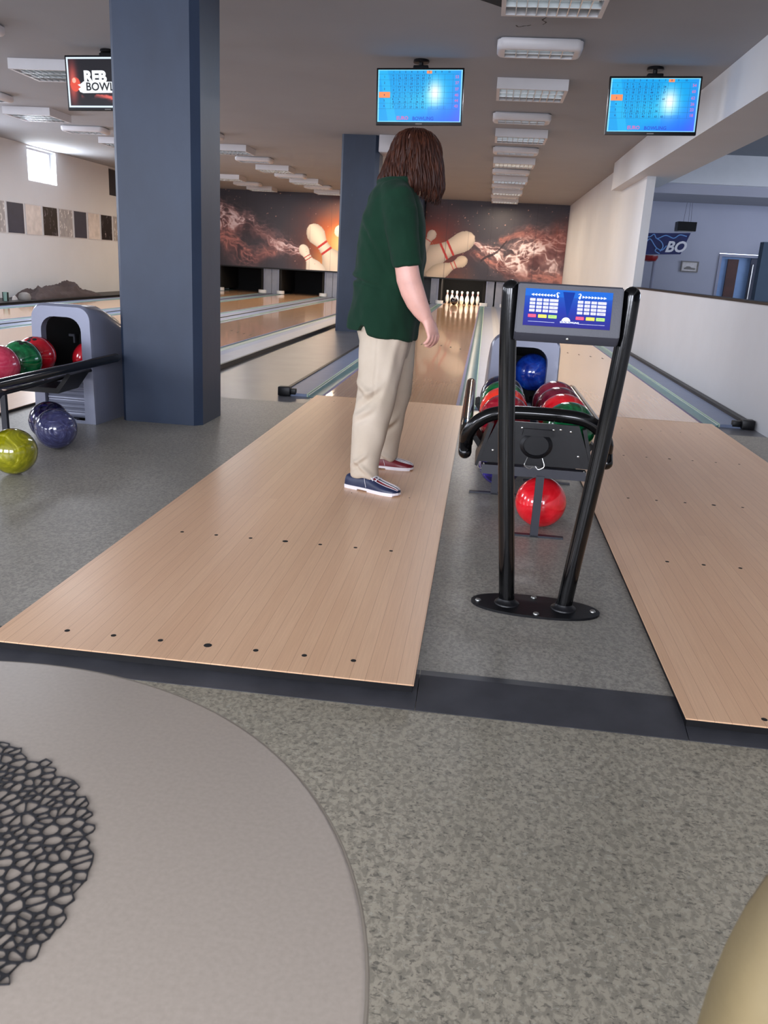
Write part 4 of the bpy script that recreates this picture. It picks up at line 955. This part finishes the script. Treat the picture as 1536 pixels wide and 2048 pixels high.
kinds = [('grey',-1),('navy',0),('pale',1),('black',2),('grey',3),('navy',4),('pale',5),('black',6),('grey',7)]
kl = ['grey droplet wall tile cut by the left picture edge', 'navy wall tile nearest the left picture edge', 'pale wall tile between a navy and a black tile below the bright window', 'black droplet wall tile below the right edge of the bright window', 'grey droplet wall tile between black and navy tiles', 'navy wall tile second from the left', 'pale marbled wall tile between navy and black tiles near the column', 'black wall tile nearest the column', 'grey droplet wall tile touching the column edge']
for (k, i), lb in zip(kinds, kl):
    r = thing('wall_tile', lb, 'wall tile', (XL+.012, y0+i*pit, 1.195), group='picture tiles on the left wall')
    obj('tile_body', box(BM(), -.012, -.001, .01, .60, .0, .565), 'white enamel', r, smooth=False)
    grid_print('tile_print', .565, .54, tile_rgb(k, 70+i), 'panel print', r, (0, .022, .012), (PI/2, 0, PI/2))
# crumpled jacket on the ledge by the wall
struct('ledge', box(BM(), -8.2, -7.47, .5, 17.9, PZ-.02, .04), 'black plastic')
bm = BM(); n = 70; m = 26; V = []
for i in range(n+1):
    row = []
    for j in range(m+1):
        u, v = i/n, j/m; y = 8.35+2.85*u; x = -8.12+.56*v
        env = math.sin(PI*min(1, max(0, u)))**.45*math.sin(PI*v)**.6
        pr = np.interp(u, (0,.05,.11,.27,.45,.58,.65,.72,.93,1), (.02,.10,.15,.19,.18,.25,.26,.15,.07,.01))*math.sin(PI*min(1, max(0, v)))**.5
        rg1 = 1-abs(2*mnoise.noise(Vector((y*2.6+x*5, x*6-y*.8, 4)))); rg2 = 1-abs(2*mnoise.noise(Vector((y*5-x*7, x*9, 8))))
        hgt = pr*(.62+.5*rg1*rg1+.22*rg2) 
        row.append(bm.verts.new((x+.03*mnoise.noise(Vector((y*3,v*3,7))), y, .04+max(0.002, hgt))))
    V.append(row)
for i in range(n):
    for j in range(m): bm.faces.new((V[i][j], V[i+1][j], V[i+1][j+1], V[i][j+1]))
rim = [V[i][0] for i in range(n+1)]+[V[n][j] for j in range(1, m+1)]+[V[i][m] for i in range(n-1, -1, -1)]+[V[0][j] for j in range(m-1, 0, -1)]
lo = [bm.verts.new((v.co.x, v.co.y, .041)) for v in rim]
for k in range(len(rim)): bm.faces.new((rim[k], lo[k], lo[(k+1)%len(lo)], rim[(k+1)%len(rim)]))
bm.faces.new(lo)
tag(obj('jacket', bm, 'jacket cloth', None, angle=80), 'crumpled brown jacket lying along the left wall', 'jacket')
tag(obj('bowl', lathe(BM(), [(.10,0),(.115,.05),(.09,.11),(.04,.135),(0,.14)], 20), 'frame silver', None, (-7.66, 8.12, .04)), 'grey rounded bowl at the near end of the jacket', 'bowl')
k = thing('cup', 'tall pale green cup on the ledge by the left wall', 'cup', (-7.7, 7.58, .04)); obj('cup_body', lathe(BM(), [(.045,0),(.05,.15)], 16), 'cup green', k); obj('cup_stripe', box(BM(), -.051, .051, -.03, -.005, .0, .15), 'black plastic', k, smooth=False)
tag(obj('cardboard_piece', prism(BM(), [(7.85,.04),(8.05,.04),(7.95,.12),(7.87,.10)], 'x', -7.75, -7.74), 'picture paper', None, smooth=False), 'white scrap of card beside the grey bowl', 'card')

# ------------------------------------------------------------------ person
PP = Vector((.22, -2.6, 0))
person = thing('person', 'person in dark green polo shirt and beige trousers, standing on the approach facing the pins', 'person', PP)
def own(o):
    o.data.transform(Matrix.Translation(-PP)); o.parent = person; return o
def ell(c, a, b, n=40, e=2.0, ax=None, zf=None):
    """ring around c with half sizes a (first axis) and b (second axis)"""
    X_, Y_ = ax or (Vector((1,0,0)), Vector((0,1,0))); out = []
    for k in range(n):
        f = 2*PI*k/n; cu, su = math.cos(f), math.sin(f)
        p = Vector(c) + X_*(a*math.copysign(abs(cu)**(2/e), cu)) + Y_*(b*math.copysign(abs(su)**(2/e), su))
        if zf: p.z += zf(f, cu, su)
        out.append(p)
    return out
def limb(bm, secs, n=24, flat=None):
    """tapered limb: sections (point, radius along x, radius along y)"""
    pts = [Vector(s[0]) for s in secs]; rings = []
    for i, s in enumerate(secs):
        d = (pts[min(i+1, len(pts)-1)]-pts[max(i-1, 0)]).normalized(); Yv = Vector((0,1,0)); Yv = (Yv-d*Yv.dot(d)).normalized(); Xv = Yv.cross(d).normalized()
        rings.append(ell(s[0], s[1], s[2] if len(s) > 2 else s[1], n, 2, (Xv, Yv)))
    return loft(bm, rings)
HY = -2.58
def mir(p, m): return (p[0], 2*HY-p[1], p[2]) if m else p
def hand(bm, m=False):
    # the knuckle row runs from the little finger (nearest the outside, further back) to the index finger (inside, further forward)
    q = lambda *p: mir(p, m); wx = Vector((.50, .866, 0)); nx = Vector((.80,-.46,.38)).normalized()
    def ring(c, th, wd):
        out = []
        for k in range(24):
            a = 2*PI*k/24; p = Vector(c)+wx*wd*math.cos(a)+nx*th*math.sin(a); out.append(Vector(q(*p)))
        return out
    loft(bm, [ring(c, t, w) for c, t, w in (((.416,-2.80,.815),.028,.032), ((.430,-2.80,.795),.024,.034), ((.442,-2.80,.775),.021,.040), ((.451,-2.80,.755),.019,.044), ((.456,-2.80,.738),.015,.042), ((.458,-2.80,.730),.008,.036))])
    for j, l, t in ((.034,.86,.0095), (.012,.96,.0098), (-.011,.88,.0094), (-.032,.70,.0084)):
        b = Vector((.452,-2.80,.742))+wx*j; pts = [b, b+(nx*.010+Vector((0,0,-.016)))*l, b+(nx*.008+Vector((0,0,-.034)))*l, b+(nx*-.004+Vector((0,0,-.047)))*l, b+(nx*-.020+Vector((0,0,-.054)))*l, b+(nx*-.036+Vector((0,0,-.050)))*l]
        tube(bm, [Vector(q(*p)) for p in pts], [t*1.1, t*1.1, t*1.02, t*1.02, t*.92, t*.6], 12)
    b = Vector((.440,-2.80,.785))+wx*.026; pts = [b, b+wx*.018+nx*-.004+Vector((0,0,-.022)), b+wx*.020+nx*-.014+Vector((0,0,-.042)), b+wx*.012+nx*-.022+Vector((0,0,-.058)), b+wx*.004+nx*-.026+Vector((0,0,-.070))]
    tube(bm, [Vector(q(*p)) for p in pts], [.015, .0135, .0115, .0105, .0065], 12)
def arm(bm, m=False):
    q = lambda *p: mir(p, m)
    limb(bm, [(q(.235,-2.68,1.30), .045, .04), (q(.262,-2.735,1.25), .046, .042), (q(.292,-2.778,1.15), .046, .044), (q(.318,-2.798,1.03), .052, .048), (q(.331,-2.80,.972), .054, .049), (q(.352,-2.80,.920), .053, .048), (q(.376,-2.80,.872), .048, .045), (q(.400,-2.80,.835), .040, .039), (q(.420,-2.80,.806), .030, .033)])
    hand(bm, m)
fd = Vector((.30, .954, 0)).normalized(); sd = Vector((fd.y, -fd.x, 0)); HC = Vector((.305, -2.515, 1.50))
def hp(r_, f_, u_): return HC + sd*r_ + fd*f_ + Vector((0,0,u_))
bm = BM()
arm(bm); nb = len(bm.verts); arm(bm, True); bm.verts.ensure_lookup_table()
for v_ in list(bm.verts)[nb:]: v_.co.x -= .15*min(1, max(0, (1.36-v_.co.z)/.3))
loft(bm, [ell((.222,HY,z), a, b, 40, 2.3) for z, a, b in ((.665,.08,.13),(.72,.11,.155),(.85,.125,.155),(.98,.125,.145),(1.1,.125,.155),(1.2,.115,.16),(1.28,.095,.15),(1.34,.07,.115),(1.375,.055,.075))])
limb(bm, [((.225,HY,1.34), .06, .06), ((.25,-2.57,1.38), .052, .052), ((.272,-2.55,1.42), .045, .045), ((.295,-2.53,1.46), .052, .052)])
loft(bm, [ell(tuple(hp(0, f, u)), a, b, 32, 2, (sd, fd)) for u, f, a, b in ((-.104,.045,.018,.02),(-.097,.035,.038,.045),(-.085,.022,.055,.068),(-.05,.01,.066,.085),(-.01,0,.073,.095),(.03,-.006,.076,.098),(.065,-.010,.070,.090),(.092,-.012,.053,.068),(.108,-.012,.028,.036),(.112,-.012,.01,.012))])
for r_, f_, u_, sz in ((0,.100,-.018,(.011,.014,.020)), (0,.108,-.032,(.014,.014,.010)), (.012,.099,-.035,(.008,.010,.007)), (-.012,.099,-.035,(.008,.010,.007)), (0,.083,-.062,(.024,.012,.006)), (0,.081,-.072,(.020,.012,.007)), (.075,-.005,-.015,(.008,.018,.030)), (-.075,-.005,-.015,(.008,.018,.030)), (.032,.082,.012,(.020,.010,.006)), (-.032,.082,.012,(.020,.010,.006)), (0,.070,-.090,(.022,.016,.012))):
    bmesh.ops.create_uvsphere(bm, u_segments=14, v_segments=10, radius=1, matrix=Matrix.Translation(hp(r_, f_, u_)) @ Matrix((sd, fd, Vector((0,0,1)))).transposed().to_4x4() @ Matrix.Diagonal((*sz, 1)))
RL = [((.222,-2.665,.70), .085, .08), ((.212,-2.69,.56), .078, .075), ((.198,-2.73,.40), .068, .068), ((.182,-2.765,.25), .055, .055), ((.172,-2.79,.13), .042, .042), ((.172,-2.80,.06), .036, .034)]
LL = [((.232,-2.495,.70), .085, .08), ((.240,-2.46,.56), .078, .075), ((.240,-2.42,.40), .068, .068), ((.232,-2.38,.25), .052, .052), ((.222,-2.355,.13), .042, .042), ((.215,-2.345,.06), .036, .034)]
limb(bm, RL); limb(bm, LL)
limb(bm, [((.13,-2.796,.042), .018, .026), ((.19,-2.82,.040), .018, .028), ((.27,-2.854,.034), .013, .030), ((.32,-2.874,.028), .008, .020)])
limb(bm, [((.155,-2.356,.042), .018, .026), ((.215,-2.354,.040), .018, .028), ((.28,-2.353,.034), .013, .030), ((.335,-2.351,.028), .008, .020)])
body = remeshed('body', bm, .0048, 'skin', None, 3); own(body)
for s in (-1, 1):
    e = obj('eye', ball(BM(), tuple(hp(s*.030, .084, .002)-PP), .0115, u=16, v=10), 'eye white', person); obj('iris', ball(BM(), tuple(hp(s*.030, .0925, .002)-PP), .0048, u=12, v=8), 'stain brown', e)
# polo shirt
def pf(z): # back and front of the torso, half width
    T = [(.66,.030,.362,.205),(.74,.030,.366,.212),(.83,.050,.371,.205),(.93,.060,.378,.192),(.98,.064,.381,.189),(1.03,.067,.386,.192),(1.15,.074,.382,.200),(1.22,.086,.374,.200),(1.28,.103,.357,.190),(1.32,.115,.342,.172),(1.35,.132,.330,.145),(1.375,.150,.318,.115),(1.395,.165,.308,.090)]
    zs = [t[0] for t in T]; return [np.interp(z, zs, [t[i] for t in T]) for i in (1,2,3)]
bm = BM(); rings = []
def hem(f, cu, su):
    d = -.026*cu
    g = math.atan2(su, cu); dg = abs(g+1.93)
    return d + (.045*max(0, 1-dg/.16) if dg < .16 else 0)
for i, z in enumerate((.712,.722,.76,.80,.85,.90,.94,.97,1.0,1.05,1.1,1.15,1.2,1.24,1.28,1.31,1.335,1.355,1.375,1.395)):
    xb, xf, b = pf(z); k = max(0, 1-(z-.712)/.16)
    rings.append(ell(((xb+xf)/2, HY, z), (xf-xb)/2, b, 96, 2.25, None, (lambda f, c, s, k=k: k*hem(f, c, s))))
loft(bm, rings)
for m in (False, True):
    q = (lambda *p: mir((p[0]-.15*min(1, max(0, (1.36-p[2])/.3)), p[1], p[2]), True)) if m else (lambda *p: p)
    limb(bm, [(q(.222,-2.665,1.335), .075, .06), (q(.248,-2.725,1.30), .080, .066), (q(.276,-2.768,1.235), .080, .066), (q(.296,-2.786,1.15), .074, .064), (q(.312,-2.797,1.08), .067, .062), (q(.318,-2.80,1.055), .066, .0625), (q(.3195,-2.80,1.050), .064, .0605), (q(.325,-2.80,1.030), .065, .061), (q(.3255,-2.80,1.026), .063, .059)], 32)
tube(bm, [Vector((.238+.085*math.cos(a), HY+.088*math.sin(a), 1.392+.010*math.cos(a))) for a in np.linspace(0, 2*PI, 33)], .014, 10, False)
def polo_fold(c):
    x, y, z = c; p = Vector((x*5.5, y*5.5, z*4.0)); d = .008*mnoise.noise(p) + .006*mnoise.noise(Vector((x*11+z*6, y*11, z*9-x*7))) + .004*mnoise.noise(Vector((x*26+z*12, y*20, z*14-x*12)))
    if y < HY+.05 and y > -2.785:
        zc = .958-.22*(x-.06); w = max(0, 1-max(0, x-.06)/.17)
        d += w*1.4*(-.012*math.exp(-((z-zc)/.007)**2) + .007*math.exp(-((z-zc-.02)/.014)**2) + .004*math.exp(-((z-zc+.022)/.016)**2))
        w2 = max(0, min(1, (x-.08)/.05))*max(0, 1-max(0, x-.08)/.2); zc2 = 1.22-1.5*(x-.08); d += 1.8*w2*(-.006*math.exp(-((z-zc2)/.02)**2)+.004*math.exp(-((z-zc2-.04)/.025)**2))
        zc3 = 1.10-.9*(x-.08); d += w2*.006*math.exp(-((z-zc3)/.022)**2)
    if x > .33: d += .004*math.sin(z*34+x*60)*mnoise.noise(Vector((z*5, y*4, 3)))
    if z < .86: d += .006*math.sin(math.atan2(y-HY, x-.2)*7)*max(0, (.86-z)/.16)
    return d
own(remeshed('polo_shirt', bm, .0062, 'polo green', None, 3, polo_fold))
# trousers
bm = BM()
loft(bm, [ell((cx, HY, z), a, b, 48, 2.3) for z, cx, a, b in ((.60,.222,.100,.175),(.66,.220,.118,.192),(.74,.214,.135,.195),(.86,.210,.138,.185))])
limb(bm, [((.222,-2.665,.74), .118, .105), ((.220,-2.672,.66), .114, .104), ((.214,-2.69,.54), .103, .098), ((.200,-2.722,.40), .093, .090), ((.188,-2.75,.30), .086, .084), ((.180,-2.775,.18), .075, .075), ((.179,-2.79,.10), .070, .070), ((.182,-2.796,.066), .071, .068), ((.182,-2.796,.058), .068, .065)], 32)
limb(bm, [((.232,-2.495,.74), .118, .105), ((.236,-2.482,.66), .114, .104), ((.248,-2.45,.54), .103, .098), ((.244,-2.415,.40), .093, .09), ((.238,-2.39,.30), .083, .082), ((.230,-2.365,.18), .072, .072), ((.226,-2.353,.10), .066, .068), ((.224,-2.350,.062), .065, .066), ((.224,-2.350,.054), .062, .063)], 32)
def chino_fold(c):
    x, y, z = c; rt = y < -2.58; nz = mnoise.noise
    d = .007*nz(Vector((x*6, y*6, z*2.2))) + .008*nz(Vector((x*13+z*4, y*13, z*3.2)))
    def crease(z0, sl, w, amp, lo, hi): # slanting fold between two x limits
        if not lo < x < hi: return 0
        k = math.sin(PI*(x-lo)/(hi-lo)); t = (z-(z0+sl*(x-lo)))/w; return amp*k*(math.exp(-t*t) - .8*math.exp(-(t+1.9)**2))
    if rt:
        d += crease(.50, -.55, .018, .012, .10, .20) + crease(.40, .75, .018, .013, .11, .25) + crease(.33, .55, .015, .010, .10, .22) + crease(.16, -.9, .014, .012, .12, .24) + crease(.11, .8, .012, .010, .11, .2) + crease(.09, -.5, .010, .009, .15, .25)
        d += .010*math.exp(-((x-(.285-.20*(.66-z)))/.02)**2)*min(1, max(0, (z-.3)*4))
        d -= .004*math.exp(-((x-.205)/.004)**2)*(1 if y < -2.7 and z > .44 else 0)
    else:
        d += crease(.20, .9, .02, .012, .18, .30) + crease(.12, -.7, .014, .010, .17, .29)
    return d
own(remeshed('trousers', bm, .0062, 'chino beige', None, 3, chino_fold))
# bowling shoes
def shoe(heel, toe, main, vamp, stripe_side, lab):
    heel, toe = Vector(heel), Vector(toe); Lv = toe-heel; L = Lv.length; d = Lv/L; n = Vector((-d.y, d.x, 0))
    prof = [(0,.030,.062),(.05,.034,.070),(.14,.036,.074),(.25,.036,.078),(.36,.037,.080),(.45,.039,.076),(.55,.043,.066),(.66,.047,.055),(.77,.048,.046),(.87,.044,.040),(.94,.036,.034),(.985,.022,.027),(1.0,.010,.022)]
    S = [p_[0] for p_ in prof]
    def P(s, a, off=0):
        w = np.interp(s, S, [p_[1] for p_ in prof])+off; h = np.interp(s, S, [p_[2] for p_ in prof])-.016+off
        ca, sa = math.cos(a), math.sin(a); e = .8
        return heel + d*(s*L) + n*(w*math.copysign(abs(ca)**e, ca)) + Vector((0,0,.016+h*max(0, sa)**e))
    sh = bpy.data.objects.new('shoe', None); sh['label'] = lab; link(sh, person)
    bm = BM(); ss = np.linspace(0, 1, 33); aa = np.linspace(0, PI, 25); V = [[bm.verts.new(P(s, a)-PP) for a in aa] for s in ss]
    for r0, r1 in zip(V, V[1:]):
        for k in range(24): bm.faces.new((r0[k], r0[k+1], r1[k+1], r1[k]))
    bm.faces.new(V[0]); bm.faces.new(V[-1]); obj('upper', bm, main, sh)
    def patch(name, s0, s1, a0, a1, mat, off=.0012):
        bm = BM(); V = [[bm.verts.new(P(s, a, off)-PP) for a in np.linspace(a0(s), a1(s), 9)] for s in np.linspace(s0, s1, 15)]
        for r0, r1 in zip(V, V[1:]):
            for k in range(8): bm.faces.new((r0[k], r0[k+1], r1[k+1], r1[k]))
        return obj(name, bm, mat, sh, label='%s panel' % mat.split()[-1])
    sg = stripe_side; m = (lambda a: a) if sg > 0 else (lambda a: PI-a)
    patch('side_stripe', .40, .985, lambda s: m(1.02+.1*s), lambda s: m(1.38), vamp)
    patch('far_stripe', .40, .985, lambda s: m(1.76), lambda s: m(2.1-.1*s), vamp)
    bm = BM()
    for a0 in (1.0, 1.40, 1.74, 2.12): tube(bm, [P(s, m(a0), .0022)-PP for s in np.linspace(.40, .985, 14)], .0011, 6)
    tube(bm, [P(.34+.10*(1-a/1.2), m(a), .0018)-PP for a in np.linspace(.05, 1.2, 10)], .0011, 6); obj('piping', bm, 'shoe white', sh)
    bm = BM(); out = [P(s, 0, .003)-PP for s in ss]+[P(s, PI, .003)-PP for s in ss[::-1]]
    A = [bm.verts.new((v.x, v.y, .007)) for v in out]; B = [bm.verts.new((v.x, v.y, .018)) for v in out]; bm.faces.new(A); bm.faces.new(B[::-1])
    for k in range(len(A)): j = (k+1) % len(A); bm.faces.new((A[k], A[j], B[j], B[k]))
    hl = [P(s, 0, .002)-PP for s in np.linspace(0, .26, 9)]+[P(s, PI, .002)-PP for s in np.linspace(.26, 0, 9)]; A = [bm.verts.new((v.x, v.y, .0005)) for v in hl]; B = [bm.verts.new((v.x, v.y, .008)) for v in hl]; bm.faces.new(A); bm.faces.new(B[::-1])
    for k in range(len(A)): j = (k+1) % len(A); bm.faces.new((A[k], A[j], B[j], B[k]))
    fr = [P(s, 0, -.002)-PP for s in np.linspace(.45, .93, 9)]+[P(s, PI, -.002)-PP for s in np.linspace(.93, .45, 9)]; A = [bm.verts.new((v.x, v.y, .0005)) for v in fr]; B = [bm.verts.new((v.x, v.y, .008)) for v in fr]; bm.faces.new(A); bm.faces.new(B[::-1])
    for k in range(len(A)): j = (k+1) % len(A); bm.faces.new((A[k], A[j], B[j], B[k]))
    obj('sole', bm, 'shoe white', sh, smooth=False)
    for k in range(4):
        s = .40+.065*k; obj('lace', tube(BM(), [P(s, a, .004)-PP for a in np.linspace(1.05, PI-1.05, 9)], .0028, 8), 'lace white', sh)
    top = P(.42, PI/2, .006)-PP
    for sg2 in (-1, 1):
        obj('lace_loop', tube(BM(), smooth_path([top, top+n*sg2*.022+Vector((0,0,.014))+d*.006, top+n*sg2*.036+Vector((0,0,.004))+d*.012, top+n*sg2*.020-Vector((0,0,.004))+d*.012, top], 6), .0022, 6), 'lace white', sh)
        obj('lace_end', tube(BM(), smooth_path([top, top+n*sg2*.024+d*.014-Vector((0,0,.004)), P(.55, PI/2-sg2*.72, .004)-PP], 6), .0022, 6), 'lace white', sh)
    if sg > 0:
        bm = BM(); bmesh.ops.create_cube(bm, size=1, matrix=Matrix.Translation(P(.47, m(.86), .002)-PP) @ Matrix((d, (n*.6+Vector((0,0,-.8))).normalized(), (n*.8+Vector((0,0,.6))).normalized())).transposed().to_4x4() @ Matrix.Diagonal((.028, .009, .002, 1))); obj('side_label', bm, 'shoe white', sh, smooth=False)
    return sh
shoe((.098,-2.782,0), (.358,-2.890,0), 'shoe navy', 'shoe red', -1, 'navy bowling shoe with red stripe and white laces')
shoe((.112,-2.358,0), (.378,-2.350,0), 'shoe grey red', 'shoe navy', -1, 'dark red bowling shoe with navy toe and white laces')
# hair: a shell with many overlapping locks down to the shoulders
HZ = [1.626,1.615,1.595,1.56,1.52,1.48,1.44,1.40,1.37,1.345]
HXL = [.300,.255,.222,.204,.192,.178,.163,.148,.140,.140]; HXR = [.318,.352,.384,.405,.417,.425,.432,.438,.440,.436]
HYF = [-2.505,-2.462,-2.432,-2.415,-2.408,-2.405,-2.403,-2.402,-2.40,-2.402]; HYB = [-2.525,-2.572,-2.606,-2.626,-2.638,-2.645,-2.652,-2.658,-2.660,-2.655]
def hshell(z, a, off=0):
    zz = HZ[::-1]; l, r_, f_, b_ = (np.interp(z, zz, v[::-1]) for v in (HXL, HXR, HYF, HYB))
    cx, cy, ax_, ay_ = (l+r_)/2, (f_+b_)/2, (r_-l)/2+off, (f_-b_)/2+off
    return Vector((cx+ax_*math.cos(a), cy+ay_*math.sin(a), z))
def face_gap(a): # opening towards the face
    da = (a-1.27+PI) % (2*PI)-PI; return abs(da) < .62
bm = BM(); nA = 72; zs = np.linspace(1.624, 1.375, 26); V = []
for z in zs:
    row = []
    for k in range(nA):
        a = 2*PI*k/nA; off = -.012+.004*mnoise.noise(Vector((math.cos(a)*5, math.sin(a)*5, z*3)))
        if face_gap(a) and z < 1.565: off -= .055*min(1, (1.565-z)/.03)
        row.append(bm.verts.new(hshell(z, a, off)-PP))
    V.append(row)
for r0, r1 in zip(V, V[1:]):
    for k in range(nA): bm.faces.new((r0[k], r0[(k+1)%nA], r1[(k+1)%nA], r1[k]))
bm.faces.new(V[0]); bm.faces.new(V[-1][::-1])
rg = random.Random(11)
for i in range(760):
    a = rg.uniform(0, 2*PI); gap = face_gap(a)
    if gap: a += (.62 if ((a-1.27+PI) % (2*PI)-PI) > 0 else -.62)*rg.uniform(.8,1)
    # the back curtain is shorter over the collar on the left, longer on the right
    px_ = math.cos(a); zend = 1.344-.018*px_ + rg.uniform(-.014, .028)
    if -.75 < px_ < .05 and math.sin(a) < 0: zend += .020
    if px_ > .1: zend -= .013
    z0_ = 1.622-abs(rg.gauss(0, .05)); z0_ = max(z0_, 1.45)
    w_ = rg.uniform(.0022, .0068); ph = rg.uniform(0, 6); pts = []; rs = []; N = 15; a0 = a+rg.uniform(-.35, .35)*.5; lift = rg.uniform(-.007, .008)
    for k in range(N):
        t_ = k/(N-1); z = z0_+(zend-z0_)*t_; an = a0+(a-a0)*t_+.07*math.sin(t_*6+ph)
        tip = max(0, t_-.78)/.22
        pts.append(hshell(z, an, lift-.004+.0055*math.sin(t_*8+ph)-.022*tip*tip*rg.uniform(.2,1))-PP); rs.append(w_*min(1, .35+t_*3)*(1-.8*tip**1.5))
    tube(bm, pts, rs, 6)
obj('hair', bm, 'brown hair', person, angle=70)

# ------------------------------------------------------------------ light
world = bpy.data.worlds.new('world'); scene.world = world; world.use_nodes = True
bgn = world.node_tree.nodes['Background']; bgn.inputs[0].default_value = lin((226,236,255)); bgn.inputs[1].default_value = 3.0
def area(name, loc, aim, sx, sy, power, rgb, spread=180):
    l = bpy.data.lights.new(name, 'AREA'); l.shape = 'RECTANGLE'; l.size = sx; l.size_y = sy; l.energy = power; l.color = lin(rgb)[:3]; l.spread = math.radians(spread)
    o = bpy.data.objects.new(name, l); o.location = loc; o.rotation_euler = (Vector(aim)-Vector(loc)).to_track_quat('-Z', 'Y').to_euler(); COL.objects.link(o); return o
for a, b in wins: area('daylight window', ((a+b)/2, YB+.02, 1.6), ((a+b)/2, YB+5, 1.3), b-a, 1.65, 190, (240,243,255))
for a, b in HW: area('side fill light', (XL-.02, (a+b)/2, 2.05), (XL+4, (a+b)/2, 1.3), b-a, 1.45, 60, (236,241,255))  # fill through the added unseen side openings, to even out the room
area('daylight lounge window', (LX-.02, 5.5, 1.7), (LX-5, 5.5, 1.2), 6.8, 1.5, 95, (205,222,255))
area('daylight left window', (XL-.10, (W1[0]+W1[1])/2, (W1[2]+W1[3])/2), (XL+2, 10.05, 2.0), 1.0, .55, 70, (240,246,255))
area('pin deck lamp', (0, PY+.15, .74), (0, PY+.75, 0), 1.0, .1, 22, (255,240,220))
area('pin deck lamp', (1.855, PY+.15, .74), (1.855, PY+.75, 0), 1.0, .1, 5, (255,218,170))

for x, y, p_, c_ in ((.96,8.7,40,0),(.96,11.5,30,0),(.96,14.3,45,0),(.96,16.8,45,0),(-3.87,11.5,40,0),(-3.76,14.0,40,0),(-3.76,16.8,45,0),(-5.6,13.9,40,0),(.94,1.13,16,1),(.955,2.75,36,1),(.965,5.8,44,1),(-4.02,2.6,30,1),(-3.92,8.6,30,1),(-5.83,5.55,40,1),(-5.73,8.3,40,1)): area('ceiling lamp and fill', (x, y, CZ-.12), (x, y, 0), .6, .5, p_, ((255,232,204),(244,247,255))[c_])  # warm entries: lit far lamps; neutral entries: fill added under unlit fixtures
vs = scene.view_settings; vs.view_transform = 'Standard'; vs.look = 'None'; vs.gamma = 1; vs.exposure = .3; vs.use_curve_mapping = False
scene.cycles.max_bounces = 8; scene.cycles.diffuse_bounces = 5; scene.cycles.glossy_bounces = 4; scene.cycles.use_denoising = True
scene.cycles.caustics_reflective = False; scene.cycles.caustics_refractive = False; scene.cycles.sample_clamp_indirect = 6
